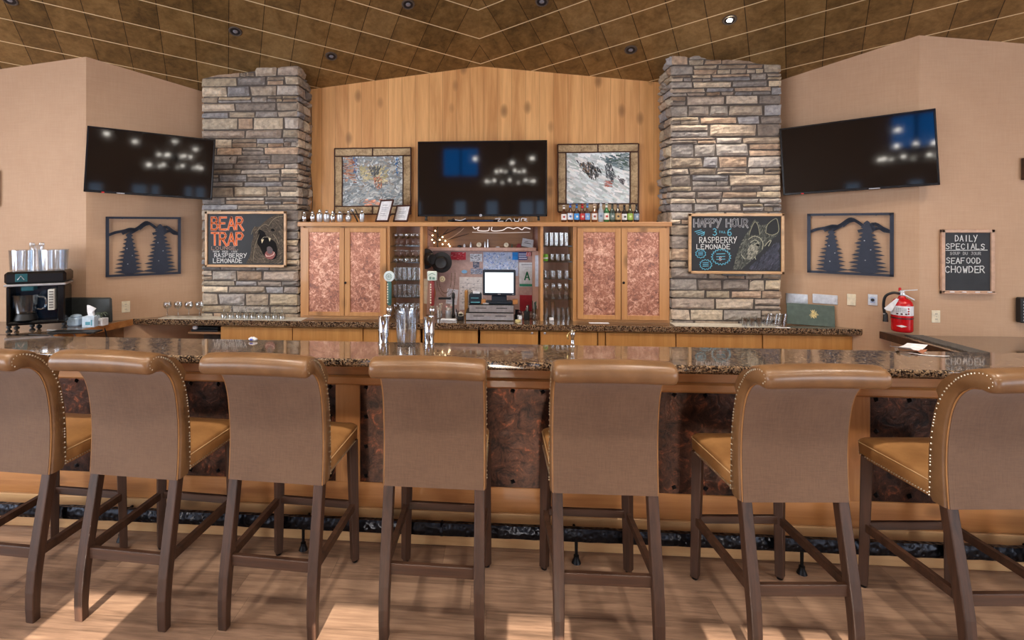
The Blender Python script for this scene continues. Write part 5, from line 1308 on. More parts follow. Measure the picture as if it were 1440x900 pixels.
for q in range(2): k.lathe([(.0175, .64), (.02, .65), (.0175, .665), (.001, .668)], (-.05 + q * .06, -.02, 0), 14)
k.build('knob', M['frost'], t, smooth=50)
k = MB(); k.box(-.03, .03, -.03, .03, 0, .07, .004)
# monitor seen from behind
cm = wall_hit(128, 450, -1, .11)
t = thing('computer_monitor', 'dark computer monitor back standing behind the tissue box', 'monitor', (xat(128, 3.99), 3.985, CZ + .0005), .04)
hw = .185; k = MB(); k.T = Matrix.Rotation(math.radians(3), 4, 'X'); k.box(-hw, hw, -.012, .012, .012, .215, .012); k.build('screen_back', plain('dark_green_grey_plastic', (56, 58, 56), .35), t)
k = MB(); k.box(-hw * .4, hw * .4, -.03, .03, 0, .014, .003); k.build('stand', M['blk'], t)
def ctop(px, py): return at_z(px, py, CZ)
x, y = xat(129, 3.88), 3.88
t = thing('tissue_box', 'white and blue tissue box with a tissue pulled up', 'tissue box', (x, y, CZ + .0005), .2)
k = MB(); k.box(-.045, .045, -.05, .05, 0, .085, .003); k.build('box', plain('pale_blue_card', (196, 214, 230), .6), t)
k = MB(); k.box(-.02, .015, -.0515, -.05, .02, .045); k.box(.02, .03, -.0515, -.05, .015, .06); k.build('pattern', plain('teal_print', (90, 160, 180), .5), t)
k = MB(); k.loft([[(-.02, -.01, .085), (.02, -.012, .085), (.02, .01, .085), (-.02, .012, .085)], [(-.028, -.01, .12), (.012, -.016, .115), (.018, .004, .12), (-.02, .01, .125)], [(-.034, -.004, .165), (.03, -.006, .14), (.035, .0, .142), (-.03, .0, .168)], [(-.032, -.003, .168), (-.012, -.004, .165), (-.012, -.001, .166), (-.03, .001, .17)]]); k.build('tissue', M['white'], t)
x = xat(107, 3.90)
t = thing('napkin_holder', 'pale blue folded cloths beside the tissue box', 'napkins', (x, 3.90, CZ + .0005), -.1)
k = MB(); k.box(-.055, .05, -.04, .04, 0, .07, .012); k.build('stack', plain('pale_blue_cloth', (176, 198, 220), .8), t); k = MB(); k.ball((0, 0, .075), .04, 12, 6, sz=.4); k.build('top_cloth', plain('pale_blue_cloth', (176, 198, 220), .8), t, smooth=True)
x = xat(143, 3.93)
t = thing('receipt_box', 'small white carton with grey-green trim in front of the monitor', 'carton', (x, 3.925, CZ + .0005), -.15)
k = MB(); k.box(-.042, .042, -.03, .03, 0, .06, .004); k.build('carton', M['white'], t)
k = MB()
for i in range(4): k.box(-.022 + i * .013, -.015 + i * .013, -.0315, -.03, .012, .042)
k.build('print', plain('grey_keys', (120, 116, 112), .4), t)
k = MB()
for i in range(9):
    a = i * .7; k.tube(cat_rom([(0, 0, .06), (.02 * math.cos(a), .02 * math.sin(a), .10), (.045 * math.cos(a), .045 * math.sin(a), .075 + .01 * (i % 3))], 3), .003, 5)
k.build('sprig', plain('grey_green_leaf', (96, 108, 92), .6), t)
x = xat(120, 3.6)
t = thing('card_terminal_tray', 'flat black tray with cables in front of the tissue box', 'tray', (xat(112, 3.66), 3.62, CZ + .0005), .12)
k = MB(); k.box(-.17, .17, -.05, .05, .006, .018, .004); k.build('tray', M['blk'], t)
for a in (-1, 1):
    k = MB(); k.box(a * .12 - .015, a * .12 + .015, -.04, .04, 0, .006); k.build('foot', M['blk'], t)
for i, (p0, lb) in enumerate((((118, 452), 'black cable looping over the edge of the left side counter'), ((146, 452), 'pale grey cable hanging over the left side counter edge'), ((172, 446), 'thin dark cable hanging below the left wall outlet'))):
    k = MB(); X0 = RX - 3.02; Y0 = (3.50, 3.66, 3.95)[i]
    k.tube(cat_rom([(X0 - .22, Y0 + .02, CZ + .008), (X0 - .08, Y0, CZ + .010), (X0 + .0, Y0 - .02, CZ + .012), (X0 + .03, Y0 - .01, CZ - .03), (X0 + .045, Y0, CZ - .13), (X0 + .03, Y0 + .03, CZ - .25)], 5), .005, 8)
    tag(k.build('cable', M['blk'] if i != 1 else plain('grey_cable', (150, 150, 150), .5), smooth=True), lb, 'cable')
k = MB(); k.box(-.16, .12, -.07, .07, 0, .010, .003); tag(k.build('black_tray', M['tvb'], loc=(xat(8, 3.45), 3.45, CZ + .0005), rotz=.1), 'flat black mat at the far left of the side counter', 'mat')
# slivers at the picture edges
t = thing('wall_picture', 'dark framed picture cut off by the left edge', 'framed picture', (-4.36, YO - .004, 0)); za, zb_ = zat(0, 240, YO), zat(0, 290, YO)
k = MB(); k.box(-.2, .235, -.03, 0, zb_, za, .004); k.build('frame', M['espresso_h'], t); k = MB(); k.box(-.17, .205, -.032, -.03, zb_ + .03, za - .03); k.build('picture', M['green'], t)
xr = xat(1436.5, YO - .01)
t = thing('wall_picture', 'small dark framed picture cut off by the right edge', 'framed picture', (xr + .11, YO - .004, zat(1438, 238, YO)))
k = MB(); k.box(-.11, .11, -.03, 0, -.078, .078, .004); k.build('frame', M['espresso_h'], t); k = MB(); k.box(-.09, .09, -.032, -.03, -.06, .06); k.build('picture', M['green'], t)
xr = xat(1436, YO - .05)
t = thing('wall_sconce', 'dark ribbed wall fixture at the right edge beside the outlet', 'wall fixture', (xr + .05, YO - .004, zat(1438, 435, YO)))
k = MB(); k.box(-.05, .05, -.05, 0, -.09, .09, .008); k.build('body', M['blk'], t); k = MB()
for i in range(7): k.box(-.04, .04, -.054, -.05, -.075 + i * .022, -.065 + i * .022)
k.build('grille', M['steel'], t)
# ------------------------------------------------------------------ contents of the hutch niche
NBK = YB - .022                                     # face of the niche back panel
def onback(px, py, Y=None): return at_y(px, py, Y or NBK)
def poster(name, label, cat, l, r, t0, b0, mat, deco=None, Y=None, rz=0, tk=.002):
    Y = Y or NBK - .003
    xa, za = at_y(l, t0, Y); xb_, zb_ = at_y(r, b0, Y); w, h = (xb_ - xa) / 2, (za - zb_) / 2
    t = thing(name, label, cat, ((xa + xb_) / 2, Y, (za + zb_) / 2)); t.rotation_euler.y = rz
    k = MB(); k.box(-w, w, 0, tk, -h, h); sh = k.build('sheet', mat, t)
    if deco:
        k = MB(); deco(k, w, h); k.build('print', M['chalk'], sh)
    return t
y = -.0004
def d_lines(k, w, h, col=(120, 124, 140), n=8, fill=.8):
    for i in range(n):
        z = h * (.85 - 1.7 * i / n); k.stroke([(-w * fill, z), (w * fill * random.uniform(.2, .95), z)], h * .05, y, y - .001, C(*col))
def d_map(k, w, h):
    paint_in(k, [(-w, -h), (w, -h), (w, h), (-w, h)], 260, .018, [(130, 160, 210), (170, 186, 216), (200, 204, 220), (110, 130, 190), (220, 220, 228)], y0=y, jit=1.5, ang=.3)
def d_red(k, w, h): write(k, 'SPECIAL', -w * .8, -h * .5, h * .9, w * 1.6, .004, C(240, 200, 200)) if False else paint_in(k, [(-w, -h), (w, -h), (w, h), (-w, h)], 26, .014, [(230, 150, 150), (150, 20, 40), (240, 220, 220)], y0=y, ang=0, jit=.2)
def d_cal(k, w, h):
    for i in range(6): k.stroke([(-w * .92, h * (.62 - i * .28)), (w * .92, h * (.62 - i * .28))], .0016, y, y - .0008, C(150, 140, 150))
    for i in range(7): k.stroke([(-w * .92 + w * 1.84 * i / 6, h * .62), (-w * .92 + w * 1.84 * i / 6, -h * .8)], .0014, y, y - .0008, C(160, 150, 158))
    for i in range(9): k.box(random.uniform(-w * .8, w * .6), random.uniform(-w * .4, w * .8), y - .0008, y, -h * .5, -h * .48, col=C(110, 110, 130)) if False else None
    paint_in(k, [(-w * .9, -h * .7), (w * .9, -h * .7), (w * .9, h * .9), (-w * .9, h * .9)], 40, .012, [(110, 110, 130), (150, 150, 160)], y0=y, ang=0, jit=.3)
def d_A(k, w, h):
    z0 = -h * .42; s = h * .62
    k.stroke([(-s * .30, z0), (0, z0 + s)], .012, y, y - .001, C(24, 120, 84)); k.stroke([(0, z0 + s), (s * .30, z0)], .012, y, y - .001, C(24, 120, 84)); k.stroke([(-s * .2, z0 + s * .3), (s * .2, z0 + s * .3)], .008, y, y - .001, C(24, 120, 84))
    k.stroke([(-w * .7, h * .82), (w * .7, h * .82)], .005, y, y - .001, C(110, 120, 140)); k.stroke([(-w * .5, h * .62), (w * .5, h * .62)], .003, y, y - .001, C(150, 154, 170))
    k.box(-w * .96, w * .96, y - .001, y, -h * .96, -h * .76, col=C(60, 146, 120))
sk = lambda n, c: plain(n, c, .5)
poster('red_pennant', 'red pinned card right of the black hat', 'card', 634, 655, 354.5, 365.5, sk('red_card', (196, 50, 66)), d_red)
poster('wall_map', 'pale blue map pinned behind the register screen', 'map', 679.5, 729, 354.5, 388, sk('pale_blue_map', (176, 190, 218)), d_map)
poster('blue_sticker', 'bright blue square sticker on the top of the niche wall', 'sticker', 720.5, 728.5, 354.5, 365.5, sk('bright_blue', (20, 130, 214)), Y=NBK - .007)
def d_usa(k, w, h):
    for z in (.5, -.05, -.6): k.stroke([(-w * .8, h * z), (w * .8, h * z)], h * .28, y, y - .001, C(220, 226, 240))
poster('navy_sticker', 'navy sticker with pale writing beside the blue square', 'sticker', 729, 741.5, 354.5, 365.5, sk('navy_blue', (34, 60, 140)), d_usa, Y=NBK - .007)
def d_stripe(k, w, h):
    for q in (-.7, 0, .7): k.stroke([(w * (q - .2), h * .9), (w * (q + .2), -h * .9)], w * .22, y, y - .001, C(236, 236, 240))
poster('striped_sticker', 'red sticker with white stripes at the top right of the niche', 'sticker', 740, 746.5, 354.5, 360.5, sk('sticker_red', (206, 50, 50)), d_stripe, Y=NBK - .011)
def d_photo(k, w, h): paint_in(k, [(-w, -h), (w, -h), (w, h), (-w, h)], 60, .012, [(120, 124, 140), (70, 78, 100), (170, 166, 170), (220, 222, 230)], y0=y, ang=0, jit=.5)
poster('pinned_photo', 'pale photo pinned left of the map, upper one', 'photo', 661, 678, 357, 368, sk('white_card', (216, 220, 228)), d_photo)
poster('pinned_photo', 'dark blue square photo pinned under the pale photo', 'photo', 665, 674, 368.5, 377, sk('slate_blue', (74, 88, 118)), d_photo, Y=NBK - .006)
poster('pinned_photo', 'blue grey landscape photo pinned above the calendar', 'photo', 662, 678.5, 377.5, 385.5, sk('grey_blue', (140, 150, 180)), d_photo)
t = thing('oval_sticker', 'light blue oval sticker left of the pinned photos', 'sticker', (onback(653, 382)[0], NBK - .003, onback(653, 382)[1]))
k = MB(); k.lathe([(.026, 0), (.026, -.002)], seg=24, axis='y'); o = k.build('sheet', sk('light_blue', (130, 186, 230)), t); o.scale.z = .62
poster('calendar', 'white wall calendar pinned left of the register', 'calendar', 646, 678.5, 389.5, 436, sk('calendar_white', (226, 220, 220)), d_cal)
poster('note_sheet', 'white note sheet pinned below the bead necklace', 'paper', 628, 643.5, 406.5, 428, sk('note_white', (222, 222, 234)), lambda k, w, h: d_lines(k, w, h), rz=.12)
poster('grade_card', 'white grade card with a large green letter A and a green foot', 'sign', 730, 752.5, 369, 403.5, sk('grade_white', (214, 220, 228)), d_A)
poster('red_sheet', 'crimson sheet pinned low behind the straws', 'paper', 731, 755, 415, 438, sk('crimson_sheet', (166, 34, 48)), None)
poster('tall_slip', 'tall pale strip hanging at the right side of the niche', 'strip', 752.5, 759, 359, 403, sk('ice_white', (206, 220, 246)), None, Y=4.60, tk=.01)
poster('cream_ticket', 'pale strip of paper hanging at the left side of the niche', 'strip', 594.5, 601, 392, 427, sk('cream_strip', (206, 190, 166)), None, Y=4.46, rz=.05, tk=.006)
# paddle
t = thing('wooden_paddle', 'brown oval wooden paddle hanging at the left of the niche', 'paddle', (onback(606, 412)[0], NBK - .012, onback(606, 412)[1]))
k = MB(); k.lathe([(.045, -.006), (.045, .006)], seg=24, axis='y'); o = k.build('blade', M['barwood_v'], t); o.scale = (1, 1, 1.9)
k = MB(); k.box(-.008, .008, -.006, .006, .07, .14, .003); k.build('handle', M['barwood_v'], t)
# hats
for (px, py, r, lb, sx) in ((621, 369, .092, 'round black hat hanging in the niche, right of the other hat', 1), (599.5, 364, .09, 'black hat hanging side-on at the left edge of the niche', .42)):
    xx, zz = at_y(px, py, 4.56 if sx == 1 else 4.52)
    t = thing('black_hat', lb, 'hat', (xx, 4.56 if sx == 1 else 4.52, zz), 0 if sx == 1 else .9)
    k = MB(); k.lathe([(r, .0), (r, -.006), (r * .62, -.012), (r * .60, -.012)], seg=28, axis='y'); k.build('brim', sk('black_felt', (30, 29, 30)), t, smooth=50)
    k = MB(); k.lathe([(r * .62, -.010), (r * .60, -.055), (r * .5, -.075), (r * .2, -.070), (.001, -.068)], seg=28, axis='y'); k.build('crown', sk('black_felt', (30, 29, 30)), t, smooth=50)
    k = MB(); k.lathe([(r * .635, -.012), (r * .63, -.028)], seg=28, axis='y', cap=False); k.build('band', sk('dark_band', (48, 44, 44)), t, smooth=True)
    k = MB(); k.tube([(0, -.0, r * .6), (0, .09 if sx == 1 else .05, r * .7)], .004, 6); k.build('hook', M['black_iron'], t)
# bead necklace
t = thing('bead_necklace', 'brown bead necklace hanging in a loop below the black hat', 'necklace', (0, 4.60, 0)); k = MB()
for (cx, wd, z0, z1) in ((627, 13, 383, 417), (626, 9, 383, 412)):
    pts = []
    for i in range(25):
        a = PI * i / 24; px = cx - wd * math.cos(a) * (1 if True else 1); py = z0 + (z1 - z0) * math.sin(a) ** .7; pts.append(at_y(px, py, 4.60))
    for p, q in zip(pts, pts[1:]):
        L = math.dist(p, q); n = max(1, int(L / .0085))
        for j in range(n): k.ball((p[0] + (q[0] - p[0]) * j / n, 0, p[1] + (q[1] - p[1]) * j / n), .0045, 5, 3)
k.build('beads', sk('brown_beads', (110, 86, 62)), t)
xx, zz = at_y(622, 392.5, 4.58); t = thing('round_badge', 'round cream badge hanging in front of the bead necklace', 'badge', (xx, 4.58, zz))
k = MB(); k.lathe([(.026, .004), (.026, -.002), (.022, -.005), (.001, -.005)], seg=24, axis='y'); k.build('disc', sk('cream_badge', (226, 212, 176)), t, smooth=40)
k = MB(); k.tube([(.012 * math.cos(a * .5), -.006, .012 * math.sin(a * .5)) for a in range(13)], .0016, 5, closed=True); k.build('ring_print', sk('brown_ink', (120, 92, 60)), t)
# branch with fairy lights on the upper ledge
ZL = CZ + zl + .0005
xx = xat(615.5, 4.62); t = thing('lit_branch', 'dark branch strung with warm fairy lights in the upper left of the niche', 'decoration', (xx, 4.62, ZL))
k = MB(); k.tube([(0, 0, 0), (.002, 0, .20)], [.006, .004], 6)
for (a, z, L) in ((2.3, .05, .12), (.9, .07, .16), (.55, .09, .26), (2.6, .12, .10), (.35, .045, .30)):
    k.tube(cat_rom([(0, 0, z), (math.cos(a) * L * .5, -.005, z + math.sin(a) * L * .35), (math.cos(a) * L, -.01, min(.20, z + math.sin(a) * L * .75))], 4), [.004] * 4 + [.003] * 4 + [.002], 5)
k.build('twigs', sk('dark_bark', (52, 40, 36)), t)
k = MB(); k.tube(cat_rom([(.0, -.012, .06), (.10, -.016, .075), (.19, -.016, .13), (.235, -.016, .17)], 5), .0035, 6); k.build('pale_stem', sk('pale_stem', (206, 170, 140)), t)
for (dx, dz) in ((-.045, .10), (-.048, .06), (-.03, .035), (.045, .085), (.07, .05), (.045, .02), (.02, .06), (.10, .02), (.11, -.0 + .004), (-.02, .14)):
    k = MB(); k.ball((dx, -.014, dz + .006), .0055, 8, 5); k.build('fairy_light', emit('warm_fairy_light', (255, 226, 176), 14), t, smooth=True)
# small things on the ledge
led = 4.63
def small(name, label, cat, px, r, h, mat, prof=None, Y=led, zb_=None):
    k = MB(); k.lathe(prof or [(r, 0), (r, h * .6), (r * .6, h * .8), (r * .5, h)], seg=12)
    return tag(k.build(name, mat, loc=(xat(px, Y), Y, ZL if zb_ is None else zb_), smooth=50), label, cat)
for i, (px, r, h, m, nm, lb) in enumerate(((646, .020, .018, 'blk', 'dark_pot', 'small dark pot on the niche ledge'), (653, .010, .03, 'white', 'white_cup', 'tiny pale cup on the niche ledge'), (662, .009, .045, 'steel', 'metal_cup', 'slim metal cup on the niche ledge'),
        (682, .008, .05, 'steel', 'shot_glass', 'narrow metal shot glass on the niche ledge'), (686, .008, .07, 'steel', 'pourer', 'thin metal pourer on the niche ledge'), (700, .02, .008, 'white', 'coin_dish', 'flat pale dish on the niche ledge'))):
    small(nm, lb, 'cup', px, r, h, M[m])
def clock(px, py, r, lb):
    xx, zz = at_y(px, py, 4.63); t = thing('small_clock', lb, 'clock', (xx, 4.63, ZL + r))
    k = MB(); k.lathe([(r, .008), (r, -.006), (r * .85, -.008), (.001, -.006)], seg=20, axis='y'); k.build('case', M['cream'], t, smooth=40)
    k = MB(); k.bar((0, -.009, 0), (0, -.009, r * .5), .002, .002); k.bar((0, -.009, 0), (r * .4, -.009, 0), .002, .002); k.build('hands', M['blk'], t)
clock(673.5, 343, .022, 'small round pale clock in the middle of the niche ledge'); clock(712, 344.5, .021, 'small round pale clock at the right of the niche ledge')
k = MB(); k.poly([(-.022, 0), (.022, 0), (.014, .03), (0, .036), (-.014, .028)], -.008, .008); tag(k.build('red_pouch', sk('dark_red_felt', (120, 30, 34)), loc=(xat(729.5, 4.62), 4.62, ZL)), 'small dark red pouch on the right of the niche ledge', 'pouch')
t = thing('business_card', 'grey card leaning at the right end of the niche ledge', 'card', (xat(741, 4.62), 4.62, ZL + .004)); t.rotation_euler = (-.15, .18, 0)
k = MB(); k.box(-.05, .05, 0, .003, 0, .072); sh = k.build('sheet', sk('grey_card', (186, 192, 200)), t); k = MB(); k.box(-.03, .03, -.001, 0, .03, .036); k.box(-.03, .0, -.001, 0, .046, .05); k.build('print', sk('dark_print', (90, 92, 100)), sh)
small('green_bud', 'small dark green sprig on the niche ledge', 'sprig', 720, .007, .03, sk('deep_green', (44, 66, 50)))
# neon tubing, given a faint emissive glow, under the hutch top board
t = thing('neon_sign', 'white glass neon tubing hanging under the top board above the register', 'neon sign', (xat(700, 4.50), 4.50, CZ + zt - .03))
k = MB(); z0 = CZ + zt
def nz(px, py): xx, zz = at_y(px, py, 4.50); return (xx - xat(700, 4.50), 0, zz - (z0 - .03))
for st in ([(665, 318.5), (668, 322), (674, 319), (672, 324), (686, 324.5), (688, 320)], [(692, 319), (692, 324.5), (706, 324), (714, 320), (722, 322)], [(722, 322), (728, 320), (734, 323), (738, 320), (746, 322)], [(664, 326.5), (700, 327.5), (745, 326.5)]):
    k.tube(cat_rom([nz(*p) for p in st], 4), .0042 if st[0][1] < 326 else .0016, 6)
k.build('glass_tube', emit('pale_neon_tube', (255, 236, 226), .8), t, smooth=True)
k = MB(); 
for px in (670, 700, 740): a = nz(px, 320); k.tube([(a[0], .006, a[2]), (a[0], .006, .028)], .003, 5)
k.build('hanger', M['blk'], t)
# dark things on the hutch between the television feet
t = thing('sound_bar', 'dark speaker bar lying on the hutch under the centre television', 'speaker', (xat(678, 4.55), 4.55, HZ))
k = MB(); k.box(-.30, .32, -.03, .03, 0, .022, .006); k.build('body', M['tvb'], t); k = MB(); k.box(-.13, .10, -.032, -.03, .005, .018); k.build('grille', sk('dark_blue_cloth', (30, 48, 84)), t)
t = thing('sign_letters', 'pale neon tubing lying on the hutch behind the television stand', 'neon sign', (xat(720, 4.47), 4.47, HZ))
k = MB()
def nn(px, py): xx, zz = at_y(px, py, 4.47); return (xx - xat(720, 4.47), 0, max(.005, zz - HZ))
for st in ([(696, 308), (704, 307), (700, 311), (708, 311)], [(711, 311.5), (716, 307), (720, 311.5)], [(723, 307), (724, 311), (729, 311), (730, 307)], [(733, 311.5), (734, 307), (741, 308), (737, 309.5), (742, 311.5)], [(640, 309), (648, 310), (655, 307)]):
    k.tube(cat_rom([nn(*p) for p in st], 3), .0035, 6)
k.build('glass_tube', M['white'], t, smooth=True)
k = MB(); k.bar((-.55, .02, .005), (-.50, .02, .03), .05, .008); k.build('bracket', M['blk'], t)

# ------------------------------------------------------------------ register
def dwr(label, l, r, t0, b0, Yf):
    xa, za = at_y(l, t0, Yf); xb_, zb_ = at_y(r, b0, Yf); w, h = (xb_ - xa) / 2, (za - zb_)
    return xa, xb_, w, h
YD = 4.36
xa, _ = at_y(656, 455, YD); xb_, _ = at_y(722.5, 455, YD); h = .060
for i, (z0, l, r, lb) in enumerate(((CZ + .001, 655, 722.5, 'stainless cash drawer, lower of the two under the register'), (CZ + .068, 659.5, 722.5, 'stainless cash drawer, upper of the two under the register'))):
    xa, xb_ = xat(l, YD), xat(r, YD); w = (xb_ - xa) / 2
    t = thing('cash_drawer', lb, 'cash drawer', ((xa + xb_) / 2, YD, z0), group='cash drawers under the register')
    k = MB(); k.box(-w, w, .003, .26, 0, .065, .003); k.build('case', M['blk'], t)
    k = MB(); k.box(-w + .002, w - .002, -.004, .004, .004, .061, .002); d = k.build('drawer_front', M['steel'], t)
    k = MB()
    for a in (-1, 1): k.box(a * w * .46 - .045, a * w * .46 + .045, -.0055, -.004, .036, .041)
    k.build('slot', M['blk'], d)
    k = MB(); k.lathe([(.005, -.004), (.005, -.007)], (.012, 0, .016), 12, 'y'); k.build('lock', M['steel'], d)
ZD = CZ + .1335
t = thing('register_screen', 'black touch screen register with a glowing white display on the cash drawers', 'register', (xat(702, 4.42), 4.42, ZD))
k = MB(); k.box(-.11, .11, -.03, .10, 0, .02, .006); k.box(-.065, .065, .0, .06, .01, .07, .006); k.build('base', sk('black_blue_plastic', (24, 34, 46)), t)
z0_, z1_ = zat(702, 415.5, 4.40) - ZD, zat(702, 379.5, 4.40) - ZD; hw_ = (xat(725, 4.40) - xat(679, 4.40)) / 2
k = MB(); k.box(-hw_, hw_, -.02, .012, z0_, z1_, .006); m_ = k.build('monitor', sk('black_blue_plastic', (24, 34, 46)), t)
k = MB(); k.box(-hw_ + .018, hw_ - .018, -.0225, -.02, z0_ + .022, z1_ - .022); k.build('display', emit('white_screen', (236, 246, 255), 1.15), m_)
k = MB(); k.box(-.012, .012, -.022, -.02, z0_ + .008, z0_ + .014); k.box(hw_ - .03, hw_ - .012, -.022, -.02, z0_ + .008, z0_ + .012); k.build('maker_mark', M['steel'], m_)
for a, lb in ((-1, 'left'), (1, 'right')):
    k = MB(); k.box(-.021, .021, -.02, .02, 0, .04, .003); tag(k.build('wooden_block', M['barwood'], loc=(xat(702, 4.40) + a * .135, 4.41, ZD + .0005)), 'small orange-brown wooden block at the %s foot of the register screen' % lb, 'block')
t = thing('receipt_printer', 'dark receipt printer on the cash drawers left of the screen', 'printer', (xat(670, 4.43), 4.43, ZD))
k = MB(); k.box(-.062, .045, -.05, .08, 0, .085, .012); k.build('body', sk('black_blue_plastic', (24, 34, 46)), t)
k = MB(); k.box(-.045, .03, -.054, -.05, .012, .022); k.box(-.045, .02, -.0535, -.05, .05, .056); k.build('slot', sk('teal_light', (90, 150, 160)), t)
k = MB(); k.box(-.03, .03, -.02, .02, .085, .105, .004); k.build('paper_roll', M['white'], t)
k = MB(); k.box(-.014, .014, -.03, .03, 0, .115, .004); tag(k.build('wooden_box', M['oak'], loc=(xat(657, 4.52), 4.52, CZ + .0005 if False else ZD), rotz=0) if False else k.build('wooden_box', M['oak'], loc=(xat(656, 4.665), 4.635, CZ + .095)), 'tall light wooden block behind the receipt printer', 'block')
bpy.data.objects['wooden_box'].location.z = CZ + .0005; bpy.data.objects['wooden_box'].scale.z = 1.9
k = MB(); k.box(-.026, .026, -.018, .018, 0, .012, .004); tag(k.build('card_reader', M['steel'], loc=(xat(683, 4.37), 4.39, ZD)), 'small pale card reader in front of the register screen', 'card reader')
# clutter left of the register
def jar(px, Y, r, h, mat, label, stuff, cols, n=10):
    t = thing('tool_jar', label, 'jar', (xat(px, Y), Y, CZ + .0005))
    k = MB(); k.lathe([(r * .9, 0), (r, .004), (r, h), (r * .92, h), (r * .88, .006), (.001, .006)], seg=18, cap=False); k.build('jar', mat, t, smooth=50)
    rr_ = random.Random(int(px)); 
    for q in range(n):
        k = MB(); a = rr_.uniform(0, 6.28); d = r * rr_.uniform(.1, .6); hh = h * rr_.uniform(1.15, 1.75)
        k.tube([(d * .4 * math.cos(a), d * .4 * math.sin(a), .007), (d * 1.6 * math.cos(a), d * 1.6 * math.sin(a), hh)], .003 if stuff == 'straw' else .0045, 5)
        if stuff == 'spoon': k.ball((d * 1.6 * math.cos(a), d * 1.6 * math.sin(a), hh), .009, 7, 5)
        k.build(stuff, sk('%s_%d' % (stuff, q % len(cols) + int(px)), cols[q % len(cols)]), t, smooth=True)
jar(618, 4.44, .026, .07, M['glass'], 'clear jar of pale utensils at the left of the niche counter', 'spoon', [(206, 196, 184), (170, 160, 150), (190, 170, 150)], 6)
jar(631, 4.46, .028, .065, M['steel'], 'metal tin of white and pink swizzle sticks left of the register', 'spoon', [(220, 214, 204), (190, 120, 120), (200, 190, 176)], 7)
jar(643, 4.42, .022, .06, M['glass'], 'small clear jar holding a black bar tool', 'straw', [(40, 40, 44), (150, 150, 156)], 5)
jar(741, 4.42, .024, .075, M['blk'], 'dark tin of straws right of the cash drawers', 'straw', [(40, 60, 48), (30, 30, 32), (196, 190, 186)], 10)
jar(752, 4.45, .026, .09, M['glass'], 'clear jar of dark green straws at the right of the niche', 'straw', [(40, 74, 52), (30, 30, 34), (90, 120, 100), (206, 200, 200)], 12)
t = thing('knife_block', 'black upright bottle opener standing among the jars left of the register', 'bottle opener', (xat(637.5, 4.50), 4.50, CZ + .0005)); k = MB(); k.lathe([(.018, 0), (.018, .02), (.009, .03), (.009, .16), (.013, .17), (.014, .20), (.008, .215)], seg=14); k.build('body', M['blk'], t, smooth=50); k = MB(); k.bar((-.02, 0, .165), (-.13, .01, .160), .018, .018); k.build('arm', M['blk'], t)
t = thing('tape_dispenser', 'small dark gadget with a pale top left of the cash drawers', 'dispenser', (xat(648, 4.37), 4.375, CZ + .0005)); k = MB(); k.box(-.028, .025, -.03, .03, 0, .035, .006); k.build('base', M['blk'], t); k = MB(); k.lathe([(.018, -.012), (.018, .012)], (-.002, 0, .05), 16, 'y'); k.box(-.02, .02, -.012, .012, .034, .06, .004); k.build('roll', M['cream'], t)
k = MB(); k.box(-.065, .065, -.022, .022, 0, .014, .005); tag(k.build('rolled_towel', M['white'], loc=(xat(631, 4.36), 4.345, CZ + .0005)), 'rolled white towel at the front of the counter left of the register', 'towel')
k = MB(); k.lathe([(.021, 0), (.021, .035), (.016, .045), (.015, .075), (.018, .08)], seg=16); tag(k.build('dark_bottle', M['blk'], loc=(xat(727, 4.45), 4.45, CZ + .0005), smooth=50), 'squat dark bottle beside the right end of the cash drawers', 'bottle')
k = MB(); k.ball((0, 0, .02), .022, 12, 8, sz=.9); tag(k.build('red_black_pouch', sk('dark_red_black', (60, 24, 26)), loc=(xat(731, 4.40), 4.42, CZ + .0415), smooth=True), 'round dark red and black bundle on the small white jar', 'pouch')
k = MB(); k.lathe([(.018, 0), (.02, .004), (.02, .036), (.017, .04)], seg=16); tag(k.build('white_jar', M['white'], loc=(xat(731, 4.40), 4.42, CZ + .0005), smooth=50), 'small white jar between the cash drawers and the straws', 'jar')
k = MB(); k.lathe([(.024, 0), (.024, .012), (.02, .014)], seg=18); tag(k.build('yellow_tin', sk('pale_yellow', (216, 200, 140)), loc=(xat(728.5, 4.33), 4.345, CZ + .0005), smooth=50), 'flat pale yellow tin in front of the white jar', 'tin')

# ------------------------------------------------------------------ lamps behind the viewer that show in the dark screens
lamp_em = emit('white_bulb', (255, 246, 232), 32)
t = thing('chandelier', 'wide black chandelier with many small bulbs hanging in the middle of the room', 'chandelier', (.25, -1.6, 2.72))
k = MB(); k.tube([(0, 0, .1), (0, 0, zc(.25, -1.6) - 2.73)], .008, 8); k.lathe([(.03, .0), (.05, .05), (.03, .1)], seg=16)
bulbs = []
for r, n, z in ((.48, 9, -.16), (.28, 6, .04)):
    k.tube([(r * math.cos(2 * PI * i / 36), r * .6 * math.sin(2 * PI * i / 36), z) for i in range(36)], .008, 6, closed=True)
    for i in range(n):
        a = 2 * PI * i / n + .2; bulbs.append((r * math.cos(a), r * .6 * math.sin(a), z + .04)); k.tube([(0, 0, .02), (r * math.cos(a), r * .6 * math.sin(a), z)], .005, 5)
k.build('frame', M['black_iron'], t)
for p in bulbs: k = MB(); k.ball(p, .022, 10, 6); k.build('bulb', lamp_em, t, smooth=True)
def mirror_lamp(c, rz, tilt, px, py, z):
    n = Matrix.Rotation(rz, 3, 'Z') @ Matrix.Rotation(math.radians(tilt), 3, 'X') @ Vector((0, -1, 0)); o = Vector((0, 0, CAMH)); r = ray(px, py)
    tt = (c - o).dot(n) / r.dot(n); P = o + r * tt; d = r - 2 * r.dot(n) * n; d.normalize(); s_ = (z - P.z) / d.z; return P + d * s_
